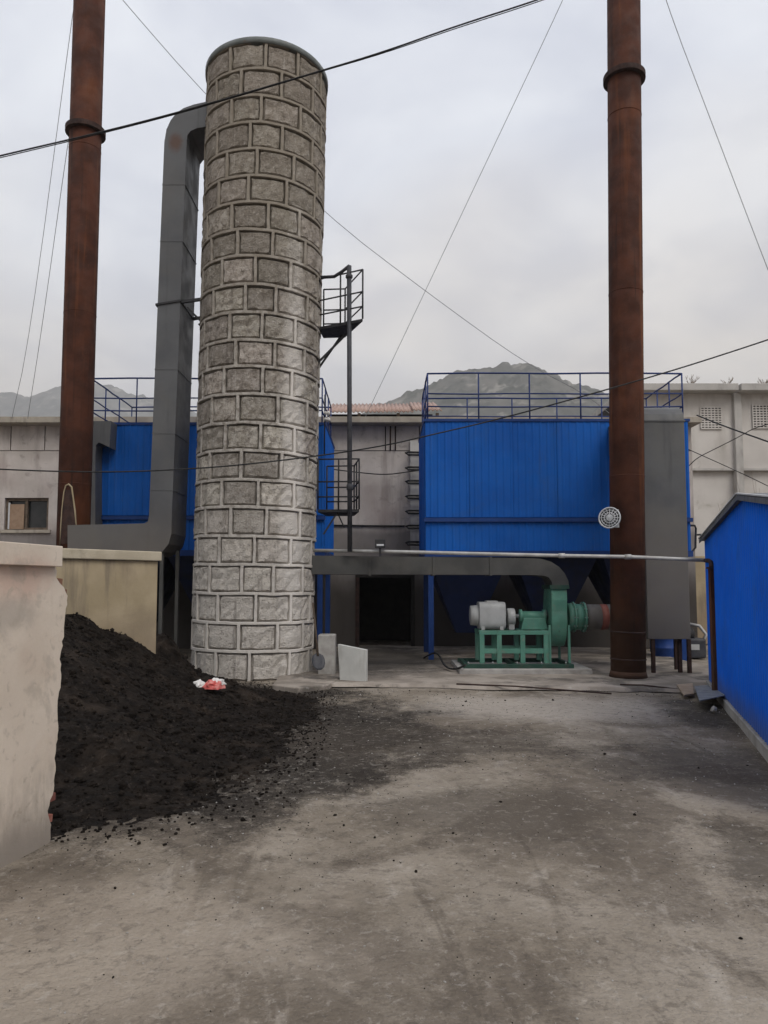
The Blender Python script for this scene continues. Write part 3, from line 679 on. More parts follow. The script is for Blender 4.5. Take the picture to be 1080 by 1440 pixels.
# whitewashed pilaster with cable hoops
qx0, qx1 = P(569, 700, BY).x, P(600, 700, BY).x
MB().box(qx0 + .14, qx1, BY - .16, BY - .003, P(580, 775, BY).z, P(580, 621, BY).z).build('pilaster', M['white_wall'], BH)
for k, py in enumerate((638, 659, 678, 699, 720, 741, 764)):
    z = P(580, py, BY - .2).z
    MB().path([(qx0 + .60, BY - .20, z + .03), (qx0 + .10, BY - .22, z + .035), (qx0 + .02, BY - .24, z + .01), (qx0 + .08, BY - .28, z - .04), (qx0 + .60, BY - .30, z - .05)], .024, 6).build('cable_hoop', M['wire'], BH)
# conduit along the wall
MB().path([(xl1, BY - .03, P(500, 739, BY).z), (qx0, BY - .03, P(570, 740, BY).z)], .022, 6).build('conduit', M['black'], BH)
# vertical rust pipes on the wall panels
for px in (549, 556): q = P(px, 610, BY); MB().path([(q.x, BY - .05, P(px, 600, BY).z), (q.x, BY - .05, P(px, 634, BY).z)], .018, 6).build('drain', M['rust_dark'], BH)
# red roof raised above the eave
RY = 19.3; rx0, rx1 = P(458, 575, RY).x, P(622, 575, RY).x
roof = thing('roof_shelter', 'weathered red corrugated roof shelter on top of the boiler house', 'roof', ((rx0 + rx1) / 2, RY + 1.5, zE))
zr0, zr1 = P(540, 578, RY).z, P(540, 567, RY + 2.4).z
nsh = 4; sw = (rx1 - rx0) / nsh
for i in range(nsh):
    m_ = MB(); nn = 28
    for j, (yy, zz_) in enumerate(((RY, zr0), (RY + 2.5, zr1))):
        for k in range(nn + 1): m_.v.append(Vector((rx0 + sw * (i + k / nn) , yy, zz_ + .028 * math.sin(k / nn * 14 * math.pi) + .004 * i)))
    for k in range(nn): m_.f.append((k, k + 1, nn + 2 + k, nn + 1 + k)); m_.sm.append(True)
    o = m_.build('roof_sheet', M['tile'], roof); sd = o.modifiers.new('thick', 'SOLIDIFY'); sd.thickness = .03
for px in (462, 505, 560, 615):
    q = P(px, 585, RY + .1); MB().box(q.x - .04, q.x + .04, RY + .1, RY + .18, zE - .02, zr0 - .03).build('post', M['frame'], roof)
MB().box(rx0, rx1 - .2, RY + .9, RY + 1.0, zE - .01, zr0 + .12).build('rear_panel', M['inside'], roof)

# right end: tan pier beyond the filter house
py0, py1 = P(968, 850, 19.6).x, P(1002, 850, 19.6).x
pier = MB().box(py0, py1 + .6, 19.6, 20.2, 0, P(985, 782, 19.6).z); pier.build('tan_pier', M['plaster_old'], None, .01, 'tan rendered pier standing between the filter house and the blue shed', 'pier')
# ================================================================ WAREHOUSE (far right)
WY = 25.0
WH = thing('warehouse', 'pale concrete framed warehouse with latticed vents on the right', 'building', (14, WY + 3, 0))
ux0, ux1 = P(880, 600, WY).x, P(1300, 600, WY).x
z_r0, z_r1 = P(1000, 554, WY).z, P(1000, 545, WY).z
zl = P(1000, 661, WY).z
cxa, cxb = P(1030.5, 600, WY).x, P(1041, 600, WY).x
bay = P(1175, 600, WY).x - cxb
for (a, b) in ((ux0, cxa), (cxb, cxb + bay)):
    MB().box(a, b, WY, WY + .3, zl, z_r0).build('upper_panel', M['ware'], WH)
    MB().box(a, b, WY + .14, WY + .4, 0, zl - .02).build('lower_panel', M['ware'], WH)
    MB().box(a, b, WY - .05, WY + .2, zl - .02, zl + .05).build('ledge', M['ware_trim'], WH)
MB().box(cxa, cxb, WY - .16, WY + .3, 0, z_r0).build('column', M['ware_trim'], WH, .02)
MB().box(cxb + bay, cxb + bay + .26, WY - .16, WY + .3, 0, z_r0).build('column', M['ware_trim'], WH, .02)
sp_ = P(1040.5, 550, WY - .5).x
MB().box(ux0, sp_ - .03, WY - .5, WY + 6, z_r0, z_r1 + .02).build('roof_slab', M['ware_trim'], WH, .02)
MB().box(sp_ + .06, ux1, WY - .5, WY + 6, z_r0, z_r1 + .02).build('roof_slab', M['ware_trim'], WH, .02)
MB().box(ux0, ux1, WY + .4, WY + 6, 0, z_r0 - .01).build('interior_block', M['inside'], WH)
for (pa, pb, ya, yb) in ((985, 1014, 573, 603), (1058, 1087, 570, 602)):
    a, b, c_, d_ = P(pa, 590, WY).x, P(pb, 590, WY).x, P(1000, yb, WY).z, P(1000, ya, WY).z
    v = MB().box(a, b, WY - .012, WY - .003, c_, d_).build('vent', M['inside'], WH)
    nr = 9
    for i in range(nr + 1):
        z = c_ + (d_ - c_) * i / nr; MB().box(a, b, WY - .05, WY - .014, z - .022, z + .022).build('vent_slat', M['ware'], v)
    for i in range(7):
        x = a + (b - a) * i / 6; MB().box(x - .02, x + .02, WY - .053, WY - .051, c_, d_).build('vent_bar', M['ware'], v)

# ================================================================ BLUE SHED (right)
SH_B = Vector((5.10, 11.7, 0)); SH_D = Vector((3.6 - 5.1, 7.0 - 11.7, 0)).normalized(); SH_N = Vector((SH_D.y, -SH_D.x, 0)).normalized()
if SH_N.x > 0: SH_N = -SH_N
SL = 7.1; half = 4.0; ze, zg = 2.27, 2.515
shed = thing('blue_shed', 'bright blue ribbed metal shed with dark sloping roof edge', 'shed', SH_B + SH_D * half - SH_N * 1.5)
def ztopf(u): return ze + (zg - ze) * u / half if u < half else zg - (u - half) * .13
body = [SH_B + Vector((0, 0, .05)), SH_B + SH_D * SL + Vector((0, 0, .05)), SH_B + SH_D * SL + Vector((0, 0, ztopf(SL))), SH_B + SH_D * half + Vector((0, 0, zg)), SH_B + Vector((0, 0, ze))]
MB().prism(body, -SH_N * 3.0).build('body', M['blue_dark'], shed)
n = 8; wd = SL / n
for i in range(n):
    u0 = wd * i
    MB().sheet(SH_B + SH_D * (u0 + .003), SH_B + SH_D * (u0 + wd - .003), lambda u: .10, lambda u, u0=u0: ztopf(min(SL, u0 + u)) - .01, SH_N, .118, .022, .3, .008 + .004 * (i % 2)).build('cladding_sheet', M['blue_shed'], shed)
back_n = -SH_D
for i in range(3):
    p = SH_B - SH_N * i; MB().sheet(p, p - SH_N * .99, lambda u: .1, lambda u: ze - .01, back_n, .118, .022, .3, .008).build('cladding_sheet', M['blue_shed'], shed)
for i in range(3):
    p = SH_B + SH_D * SL - SH_N * i; MB().sheet(p, p - SH_N * .99, lambda u: .1, lambda u: ztopf(SL) - .01, SH_D, .118, .022, .3, .008).build('cladding_sheet', M['blue_shed'], shed)
MB().prism([SH_B - SH_D * .04 + SH_N * .06 + Vector((0, 0, -.05)), SH_B + SH_D * SL + SH_N * .06 + Vector((0, 0, -.05)), SH_B + SH_D * SL + SH_N * .06 + Vector((0, 0, .09)), SH_B - SH_D * .04 + SH_N * .06 + Vector((0, 0, .09))], -SH_N * .3).build('plinth', M['conc'], shed, .01)
for (ua, ub) in ((-.12, half), (half, SL + .1)):
    def zz2(u): return ztopf(u) + .012
    q = []
    for u in (ua, ub): q.append((SH_B + SH_D * u, zz2(u)))
    o_ = SH_N * .08
    pts = [q[0][0] + o_ + Vector((0, 0, q[0][1])), q[1][0] + o_ + Vector((0, 0, q[1][1])), q[1][0] + o_ + Vector((0, 0, q[1][1] + .035)), q[0][0] + o_ + Vector((0, 0, q[0][1] + .035))]
    MB().prism(pts, -SH_N * 3.3).build('roof_sheet', M['roofmetal'], shed)
    e_ = SH_N * .085
    MB().beam(q[0][0] + e_ + Vector((0, 0, q[0][1] - .005)), q[1][0] + e_ + Vector((0, 0, q[1][1] - .005)), .012, .055).build('fascia', M['roofmetal'], shed)
    MB().beam(q[0][0] + e_ * 1.02 + Vector((0, 0, q[0][1] + .040)), q[1][0] + e_ * 1.02 + Vector((0, 0, q[1][1] + .040)), .03, .014).build('edge_trim', M['roofedge'], shed)
# ================================================================ YARD WALLS (left)
NZ = Vector((0, 0, 1))
W0, W1 = Vector((-2.62, 2.0, 0)), G(70, 1180)
wl = thing('yard_wall', 'near yellow plastered yard wall with broken brick end', 'wall', (W0 + W1) / 2, 'plastered yard walls')
wd_ = (W1 - W0).normalized(); wn = Vector((-wd_.y, wd_.x, 0))       # wn points away from the yard
def at_wall(px, py):   # point of the wall's face seen at a pixel
    d = ray(px, py); o = Vector((0, 0, EYE)); t = (W0 - o).dot(wn) / d.dot(wn); return o + d * t
edge = [(70, 1184), (72, 1160), (67, 1140), (74, 1118), (77, 1090), (78, 1060), (82, 1020), (81, 985), (86, 955), (85, 920), (90, 890), (92, 862), (95, 838), (90, 826), (84, 820), (79, 812), (80, 803), (78, 797)]
je = []
for (xa, ya), (xb, yb) in zip(edge, edge[1:]):
    nj = max(1, int(abs(yb - ya) / 6))
    je += [(xa + (xb - xa) * k / nj + (random.uniform(-1.3, 1.3) if k else 0), ya + (yb - ya) * k / nj) for k in range(nj)]
edge = je + [edge[-1]]
ep = [at_wall(x, y) for x, y in edge]; ep[0].z = -.05
ztw = ep[-1].z
poly = [Vector((W0.x, W0.y, -.05))] + ep + [Vector((W0.x, W0.y, ztw))]
MB().prism(poly, wn * .25).build('wall_body', M['plaster'], wl)
ce = at_wall(78, 797); ct = at_wall(76, 768).z
cop = [W0 + NZ * ztw - wn * .05, ce - wn * .05, Vector((ce.x, ce.y, ct)) - wn * .05, Vector((W0.x, W0.y, ct)) - wn * .05]
MB().prism(cop, wn * .35).build('coping', M['plaster'], wl, .005)
# broken bricks left in the raw end
br = [(73, 1150), (69, 1136), (75, 1122), (80, 808), (86, 818), (72, 1170), (93, 834)]
for i, (x, y) in enumerate(br):
    c0 = at_wall(x, y) + wn * (.048 + .02 * (i % 2)) - wd_ * (.034 - .008 * (i % 3)); a = random.uniform(-.15, .15)
    MB().obox(c0, (wd_ + NZ * a) * .055, wn * .04, (NZ - wd_ * a) * .024).build('brick', M['brick'], wl, .004)
# farther stained wall
V0, V1 = Vector((-4.75, 8.4, 0)), Vector((P(222, 800, 10.3).x, 10.3, 0))
w2 = thing('yard_wall', 'stained yellow wall stub behind the coal heap below the duct', 'wall', (V0 + V1) / 2, 'plastered yard walls')
v2 = (V1 - V0).normalized(); n2 = Vector((-v2.y, v2.x, 0))
def at_w2(px, py):
    d = ray(px, py); o = Vector((0, 0, EYE)); t = (V0 - o).dot(n2) / d.dot(n2); return o + d * t
zc0, zc1 = at_w2(222, 789).z, at_w2(222, 776).z
MB().prism([V0, V1, V1 + NZ * zc0, V0 + NZ * zc0], n2 * .25).build('wall_body', M['plaster_old'], w2, .01)
MB().prism([V0 - n2 * .05 + NZ * zc0, V1 + v2 * .03 - n2 * .05 + NZ * zc0, V1 + v2 * .03 - n2 * .05 + NZ * zc1, V0 - n2 * .05 + NZ * zc1], n2 * .35).build('coping', M['coping'], w2, .012)

# ================================================================ COAL HEAP
pol = [(-2.32, 4.95), (-1.95, 5.2), (-1.57, 5.6), (-1.2, 6.2), (-1.0, 6.9), (-.98, 7.8), (-1.1, 8.8), (-1.12, 9.8), (-1.15, 10.6), (-1.5, 11.2), (-2.2, 11.65), (-2.75, 11.95), (-3.05, 12.6), (-3.2, 13.6), (-6.6, 13.6), (-6.6, 4.9)]
def inside(x, y):
    c = False; j = len(pol) - 1
    for i in range(len(pol)):
        xi, yi = pol[i]; xj, yj = pol[j]
        if (yi > y) != (yj > y) and x < (xj - xi) * (y - yi) / (yj - yi) + xi: c = not c
        j = i
    return c
def pdist(x, y):
    best = 9e9
    for k in range(0, 13):
        (ax, ay), (bx, by) = pol[k], pol[k + 1]; dx, dy = bx - ax, by - ay
        t = max(0, min(1, ((x - ax) * dx + (y - ay) * dy) / (dx * dx + dy * dy))); best = min(best, math.hypot(x - ax - dx * t, y - ay - dy * t))
    return best if inside(x, y) else -best
def coal_h(x, y):
    d = pdist(x, y) + .18 * fbm((x, y, 2), 1.1, 3)
    h = (.20 * d + .085 * d * abs(d)) * (.35 + .65 * min(1, max(0, d / 1.1)))
    if d > 2.8: h = 1.226 + .22 * (d - 2.8)
    if y > 10.6: h = min(h, .62 + .3 * max(0, 11.6 - y))
    h += .62 * math.exp(-((x + 3.52) / .42) ** 2 - ((y - 11.95) / .45) ** 2)
    return h + (.045 * fbm((x, y, 5), 1.8, 4) + .016 * fbm((x, y, 9), 9, 3)) * min(1, max(0, d * 2 + .2))
mb = MB(); st = .055; x0_, y0_ = -6.4, 4.6; nxx, nyy = int(6.0 / st), int(8.9 / st); idx = {}
rc = random.Random(11)
for j in range(nyy + 1):
    for i in range(nxx + 1):
        x, y = x0_ + i * st, y0_ + j * st
        # keep clear of the near wall
        h = coal_h(x, y)
        if h > -.12:
            idx[i, j] = len(mb.v); mb.v.append(Vector((x + rc.uniform(-.02, .02), y + rc.uniform(-.02, .02), h + rc.uniform(-.010, .012) - .012)))
for j in range(nyy):
    for i in range(nxx):
        q = [(i, j), (i + 1, j), (i + 1, j + 1), (i, j + 1)]
        if all(k in idx for k in q): mb.f.append((idx[q[0]], idx[q[1]], idx[q[2]])); mb.f.append((idx[q[0]], idx[q[2]], idx[q[3]])); mb.sm += [False, False]
mb.build('coal_heap', M['coal'], None, 0, 'black heap of fine coal spilling from the yellow wall to the tower foot', 'coal heap', None, 'stuff')
# loose lumps
ico = bmesh.new(); bmesh.ops.create_icosphere(ico, subdivisions=1, radius=1); iv = [v.co.copy() for v in ico.verts]; ifc = [tuple(v.index for v in f.verts) for f in ico.faces]; ico.free()
def lumps(n, gen, m, name, label, cat):
    mb = MB(); rr = random.Random(len(name) * 7)
    k = 0
    while k < n:
        g_ = gen(rr)
        if g_ is None: continue
        p, s = g_; k += 1
        sx, sy, sz = (s * rr.uniform(.6, 1.2) for _ in range(3)); a = rr.uniform(0, 6.28)
        vs = []
        for v in iv:
            j = rr.uniform(.75, 1.15); x, y, z = v.x * sx * j, v.y * sy * j, v.z * sz * j * .8
            vs.append((p[0] + x * math.cos(a) - y * math.sin(a), p[1] + x * math.sin(a) + y * math.cos(a), p[2] + z))
        mb.add(vs, ifc)
    mb.keep = True
    return mb.build(name, m, None, 0, label, cat, None, 'stuff')
def g1(r):
    x, y = r.uniform(-5, -.6), r.uniform(4.7, 12.8); d = pdist(x, y)
    if d < -.8 or r.random() > 1 + d * 1.2: return None
    s = r.uniform(.005, .019) * (r.uniform(1.6, 3.0) if r.random() < .12 and d > 0 else 1)
    return (x, y, max(coal_h(x, y) - .01, gz(x, y) - .02) + s * .3), s
lumps(10500, g1, M['coal'], 'coal_lumps', 'loose black coal lumps lying over the heap', 'coal')
def g2(r):
    x, y = r.uniform(-3.0, 5.0), r.uniform(2.2, 11.4)
    dens = .12 + .9 * max(0, fbm((x, y, 4), .6, 3)) + .8 * max(0, 1 - abs(pdist(x, y)) / 1.6)
    if r.random() > dens: return None
    s = r.uniform(.002, .007) * (2.4 if r.random() < .05 else 1) * (.55 + y * .06)
    return (x, y, gz(x, y) - .02 + s * .3), s
lumps(3600, g2, M['coal'], 'coal_crumbs', 'scattered coal crumbs on the dusty yard ground', 'coal')
def g3(r):
    x, y = r.uniform(-3.0, 5.0), r.uniform(2.2, 12)
    s = r.uniform(.003, .010) * (.6 + y * .05)
    return (x, y, gz(x, y) - .02 + s * .3), s
lumps(900, g3, M['conc'], 'gravel_grains', 'pale grit scattered over the dusty yard ground', 'grit')

# ================================================================ BLOWER
FYc = 12.98
fan = thing('blower', 'green centrifugal blower with grey motor on a green welded frame', 'blower', P(740, 945, 12.9))
fx = lambda px, Y=12.7: P(px, 900, Y).x
fz = lambda py, Y=12.7: P(740, py, Y).z
PL = .13
MB().box(fx(641), fx(830), 12.32, 13.9, 0, PL).build('plinth', M['conc'], fan, .015)
zb0 = PL; zb1 = PL + .07
for yy in (12.42, 13.45): MB().box(fx(648), fx(806), yy, yy + .08, zb0, zb1).build('base_channel', M['green_dark'], fan, .004)
for px in (650, 720, 800): MB().box(fx(px), fx(px) + .07, 12.502, 13.448, zb0, zb1 - .003).build('base_crossbar', M['green_dark'], fan)
ztf = fz(889)
for yy in (12.55, 13.16):
    for px in (676, 701, 735, 769): MB().box(fx(px) - .042, fx(px) + .042, yy, yy + .08, zb1, ztf - .07).build('frame_post', M['green'], fan, .004)
    MB().box(fx(676) - .045, fx(769) + .045, yy - .004, yy + .084, ztf - .07, ztf).build('frame_rail', M['green'], fan, .004)
    for (a, b) in ((676, 701), (701, 735), (735, 769)): MB().box(fx(a) + .043, fx(b) - .043, yy + .01, yy + .07, fz(922), fz(915)).build('frame_brace', M['green'], fan)
for px in (676, 735, 769): MB().box(fx(px) - .035, fx(px) + .035, 12.635, 13.155, ztf - .065, ztf - .003).build('frame_cross', M['green'], fan)
# motor (axis along x)
Ym = 12.98; zm = ztf + .25; mr = .245
sq = []
for k in range(40):
    a = 2 * math.pi * k / 40; c_, s_ = math.cos(a), math.sin(a); f_ = (abs(c_) ** 5 + abs(s_) ** 5) ** (-1 / 5)
    sq.append(Vector((fx(672, Ym), Ym + c_ * f_ * .235, zm + s_ * f_ * .245)))
mo = MB().prism(sq, (fx(710, Ym) - fx(672, Ym), 0, 0), True).build('motor', M['motor'], fan, .012)
MB().lathe((fx(660, Ym), Ym, zm + .0), (1, 0, 0), [(0, .12), (.01, .175), (.13, .185), (fx(672, Ym) - fx(660, Ym), .19)], 32).build('fan_cowl', M['motor'], mo)
MB().box(fx(683, Ym), fx(700, Ym), Ym - .12, Ym + .12, zm + mr - .02, zm + mr + .02).build('terminal_box', M['motor'], mo, .01)
for px in (677, 704): MB().box(fx(px, Ym) - .03, fx(px, Ym) + .03, Ym - .22, Ym + .22, ztf, ztf + .07).build('motor_foot', M['motor'], mo)
zs = zm - .01
MB().path([(fx(708, Ym), Ym, zs), (fx(790, Ym), Ym, zs)], .035, 16).build('shaft', M['steel'], fan)
MB().lathe((fx(714, Ym), Ym, zs - .02), (1, 0, 0), [(0, .15), (.02, .16), (.12, .16), (.14, .15)], 28).build('coupling_guard', M['motor'], fan)
MB().box(fx(716, Ym), fx(724, Ym), Ym - .10, Ym + .10, ztf, zs - .1).build('guard_stand', M['motor'], fan)
MB().lathe((fx(732, Ym), Ym, zs), (1, 0, 0), [(0, .06), (.01, .12), (.05, .12), (.06, .085), (.42, .085), (.43, .12), (.48, .12), (.49, .06)], 28).build('bearing_housing', M['green'], fan)
MB().prism([(fx(733, Ym), Ym - .15, ztf), (fx(772, Ym), Ym - .15, ztf), (fx(768, Ym), Ym - .15, zs - .03), (fx(737, Ym), Ym - .15, zs - .03)], (0, .3, 0)).build('bearing_pedestal', M['green'], fan, .008)
# volute seen edge on: disc in the y-z plane
vx0, vx1 = fx(779), fx(802)
zc_ = zs; VR = .56
prof = []
for k in range(37):
    a = R(90) + 2 * math.pi * k / 36 * .75; rr = VR * (.92 + .16 * k / 36)
    prof.append(Vector((vx0, FYc - .1 + rr * math.cos(a), zc_ + rr * math.sin(a))))
ztop_v = fz(826, 12.7)
spiral = []
for k in range(31):   # lower three quarters of the scroll, from the back to the front
    a = R(10) - R(200) * k / 30; rr = VR * (1.0 + .0 * k)
    spiral.append(Vector((vx0, FYc + .02 + rr * .66 * math.cos(a), zc_ + rr * math.sin(a) * .98)))
yfr = spiral[-1].y; spiral += [Vector((vx0, 12.62, zc_ + .30)), Vector((vx0, 12.64, ztop_v)), Vector((vx0, 13.22, ztop_v)), Vector((vx0, 13.26, zc_ + .45))]
for v in spiral: v.z = max(v.z, PL + .04)
MB().prism(spiral, (vx1 - vx0, 0, 0), False).build('volute', M['green'], fan, .012)
MB().box(vx0 - .03, vx1 + .03, 12.60, 13.30, ztop_v - .03, ztop_v + .04).build('outlet_flange', M['green_dark'], fan)
for yy in (12.66, 13.4):
    for xx in (vx0 - .05, vx1 + .012): MB().box(xx, xx + .04, yy, yy + .05, PL, zc_ - .15).build('volute_stand', M['green'], fan)
MB().box(vx0 - .035, vx0 - .002, 13.02, 13.14, zs - .1, zs + .1).build('shaft_seal', M['steel'], fan)
# suction line running right behind the chimney
def seg(pa, pb, r, m, nm): MB().lathe((fx(pa, FYc), FYc, zc_ - .02), (1, 0, 0), [(0, r), (fx(pb, FYc) - fx(pa, FYc), r)], 36).build(nm, m, fan)
seg(802, 812, .25, M['green'], 'suction_cone'); seg(812, 826, .235, M['green'], 'suction_sleeve'); seg(826, 850, .23, M['duct'], 'suction_pipe'); seg(850, 860, .232, M['red'], 'red_band'); seg(860, 912, .23, M['duct'], 'suction_pipe')
for px in (811, 826): MB().lathe((fx(px, FYc) - .015, FYc, zc_ - .02), (1, 0, 0), [(0, .235), (.001, .275), (.03, .275), (.031, .235)], 36, False).build('flange', M['green'], fan)

for px in (811, 826):
    for k in range(10):
        a = 2 * math.pi * k / 10; c0 = Vector((fx(px, FYc) - .02, FYc + .257 * math.cos(a), zc_ - .02 + .257 * math.sin(a)))
        MB().path([c0 - Vector((.012, 0, 0)), c0 + Vector((.055, 0, 0))], .010, 6).build('bolt', M['steel'], fan)
for px in (655, 690, 725, 760, 795): MB().path([(fx(px), 12.46, zb1 - .005), (fx(px), 12.46, zb1 + .04)], .012, 6).build('bolt', M['steel'], fan)
fan.location = fan.location + Vector((.075, .54, 0))

# outlet duct from blower to tower
od = thing('outlet_duct', 'dark grey square duct running from the blower to the stone tower', 'duct', P(600, 800, 13))
OY0, OY1 = 13.18, 13.8
top = [(430, 781), (600, 782.5), (752, 785), (770, 788), (784, 795), (794, 806), (801, 822)]
bot = [(777, 822), (774, 814), (765, 810), (748, 808.5), (600, 808), (430, 807.5)]
MB().prism(pp([(434, 781), (748, 785), (748, 808.5), (434, 807.5)], OY0), (0, OY1 - OY0, 0)).build('duct_run', M['duct_dark'], od)
MB().prism(pp([(748, 785), (762, 786), (775, 790), (786, 797), (794, 806), (799, 816), (801, 828), (777, 828), (776, 818), (772, 812), (765, 809.5), (748, 808.5)], OY0), (0, OY1 - OY0, 0)).build('elbow', M['duct_dark'], od)
for px in (520, 610, 690):
    a = P(px, 784.5, OY0); b = P(px, 808, OY0); MB().box(a.x - .02, a.x + .02, OY0 - .018, OY1 + .018, b.z - .018, a.z + .02).build('flange', M['duct_dark'], od)
# thin pale pipe above it, from the tower to the shed
wp = thing('water_pipe', 'thin pale pipe running level from the tower past the rusty chimney to the shed', 'pipe', P(700, 780, 12.1))
pts = [P(440, 774, 13.3), P(560, 776, 12.9), P(700, 779.5, 12.5), P(790, 781.5, 12.25), P(883, 783, 12.08), P(940, 785.5, 12.0), P(992, 788, 11.75)]
MB().path(pts, .031, 10).build('pipe', M['galv'], wp)
MB().path([P(992, 788, 11.75), P(997, 788.5, 11.1), P(1000, 791, 10.65), P(1000.5, 800, 10.6)], .033, 8).build('pipe_elbow', M['rust_dark'], wp)
for px in (790, 883): q = pts[3] if px == 790 else pts[4]; MB().path([q - Vector((.05, 0, 0)), q + Vector((.05, 0, .001))], .042, 10).build('coupling', M['galv'], wp)

# ================================================================ GREY DOWN DUCT right of the chimney
dd = thing('down_duct', 'broad flat grey duct dropping from the blue filter house right of the rusty chimney', 'duct', P(935, 950, 13.2))
a0, a1 = P(906, 700, 13.0).x, P(965.5, 700, 13.0).x; zt0, zb0_ = P(930, 592, 13.0).z, P(930, 899, 13.0).z
MB().box(a0, a1, 13.0, 13.80, zb0_, zt0).build('duct_body', M['duct'], dd, .01)
sec = [(13.0, zt0), (13.03, zt0 + .13), (13.12, zt0 + .24), (13.25, zt0 + .30), (13.5, zt0 + .32), (15.0, zt0 + .32), (15.0, zt0 - .28), (13.90, zt0 - .28), (13.83, zt0 - .2), (13.80, zt0)]
MB().prism([(a0, y, z) for y, z in sec], (a1 - a0, 0, 0)).build('top_elbow', M['duct'], dd)
for z in (zt0 - .012,): MB().box(a0 - .014, a1 + .014, 12.986, 13.814, z, z + .028).build('stiffener', M['duct'], dd)
for (x, y) in ((a0 + .10, 13.05), (a1 - .16, 13.1), (a1 - .03, 13.02), (a0 + .10, 13.55), (a1 - .05, 13.55)):
    MB().box(x - .03, x + .03, y - .03, y + .03, 0, zb0_).build('leg', M['rust_dark'], dd)

# ================================================================ PLATFORMS AND RISER BESIDE THE TOWER
def platform(label, deck, z, hr, name, nb):
    t = thing(name, label, 'platform', (sum(p[0] for p in deck) / 4, sum(p[1] for p in deck) / 4, z), 'tower platforms')
    MB().prism([(x, y, z) for x, y in deck], (0, 0, .05)).build('deck', M['black'], t)
    k = len(deck)
    for i in range(k):
        A, B = Vector((*deck[i], z + .05)), Vector((*deck[(i + 1) % k], z + .05))
        if i == k - 1: continue
        m_ = max(1, nb[i])
        for j in range(m_ + (1 if i == k - 2 else 0)):
            p = A.lerp(B, j / m_); MB().path([p, p + NZ * hr], .016, 6).build('post', M['black'], t)
        for hh in (hr, hr * .55, hr * .25): MB().path([A + NZ * hh, A.lerp(B, .5) + NZ * hh, B + NZ * hh], .014, 6).build('rail', M['black'], t)
    return t
z1 = P(510, 452, 12.85).z
n_r, f_r = P(510, 452, 12.85), None
pf = platform('small dark railed platform high on the right side of the stone tower', [(-1.20, 13.28), (n_r.x, 12.85), (-.74, 13.72), (-1.15, 13.75)], z1, .90, 'service_platform', [2, 1, 1])
for yy, xx in ((13.3, -.62), (13.6, -.80)): MB().beam((xx, yy, z1), (-1.22, yy, z1 - .62), .035, .035).build('brace', M['black'], pf)
z2 = P(500, 720, 13.3).z
pf2 = platform('low dark railed platform beside the tower above the grey duct', [(-1.2, 13.35), (P(505, 700, 13.3).x, 13.3), (P(498, 700, 14.1).x, 14.1), (-1.1, 14.15)], z2, .92, 'service_platform', [2, 2, 1])
MB().beam((-.85, 13.4, z2), (-1.1, 13.4, z2 - .4), .03, .03).build('brace', M['black'], pf2)
MB().beam((-.85, 13.4, z2), (-.72, 13.4, z2 - .28), .025, .025).build('brace', M['black'], pf2)
rp = thing('riser_pipe', 'dark upright pipe rising past both platforms to the tower', 'pipe', P(491.5, 772, 13.0))
pb, pt = P(492, 776, 13.0), P(491, 374, 13.0)
MB().path([pb, pt], .043, 14).build('pipe', M['ironpole'], rp)
MB().path([pt - NZ * .03, pt + NZ * .0, P(481, 382, 13.1), P(470, 389, 13.15), P(452, 390, 13.2)], .03, 8).build('branch', M['ironpole'], rp)
MB().lathe(P(491, 392, 13.0), (0, 0, 1), [(0, .045), (.02, .065), (.06, .065), (.08, .045)], 14).build('joint', M['ironpole'], rp)
MB().lathe(P(492, 690, 13.0), (0, 0, 1), [(0, .045), (.02, .062), (.10, .062), (.12, .045)], 14).build('joint', M['ironpole'], rp)

# ================================================================ SMALL THINGS
# round lamp on the right chimney
lp = P(858, 729, 12.05); lam = thing('round_lamp', 'round silver mesh lamp fixed to the rusty chimney', 'lamp', lp)
ax = Vector((-.45, -.86, .12)).normalized()
MB().lathe(lp - ax * .10, ax, [(0, .06), (.03, .13), (.08, .165), (.12, .17)], 28).build('reflector', M['steel'], lam)
MB().lathe(lp + ax * .021, ax, [(0, .160), (.006, .160)], 28).build('glass', M['glass'], lam)
u_ = ax.orthogonal().normalized(); v_ = ax.cross(u_)
fz_c = lp + ax * .055
MB().path([fz_c + (u_ * math.cos(2 * math.pi * i / 28) + v_ * math.sin(2 * math.pi * i / 28)) * .168 for i in range(29)], .013, 6, False).build('rim', M['mesh'], lam)
for k in range(1, 4):
    pts = [fz_c + (u_ * math.cos(2 * math.pi * i / 24) + v_ * math.sin(2 * math.pi * i / 24)) * .043 * k for i in range(25)]
    MB().path(pts, .007, 5, False).build('grille_ring', M['mesh'], lam)
for k in range(8):
    a = 2 * math.pi * k / 16; d_ = u_ * math.cos(a) + v_ * math.sin(a); MB().path([fz_c - d_ * .165, fz_c + d_ * .165], .006, 5).build('grille_bar', M['mesh'], lam)
MB().beam(lp - ax * .09, Vector((lp.x + .10, 12.26, lp.z - .02)), .05, .05).build('bracket', M['rust_dark'], lam)
MB().box(lp.x + .04, lp.x + .18, 12.155, 12.19, lp.z - .14, lp.z + .16).build('back_plate', M['steel'], lam)
# black floodlight on the duct
fl = P(534.5, 765, 12.9); flo = thing('floodlight', 'small black floodlight standing on the dark grey duct', 'lamp', fl)
MB().box(fl.x - .09, fl.x + .09, 12.84, 12.94, fl.z - .07, fl.z + .08).build('housing', M['black'], flo, .008)
MB().box(fl.x - .06, fl.x + .065, 12.834, 12.839, fl.z - .035, fl.z - .005).build('lens', M['roofedge'], flo)
MB().box(fl.x - .02, fl.x + .02, 12.87, 12.91, fl.z - .22, fl.z - .07).build('stem', M['black'], flo)
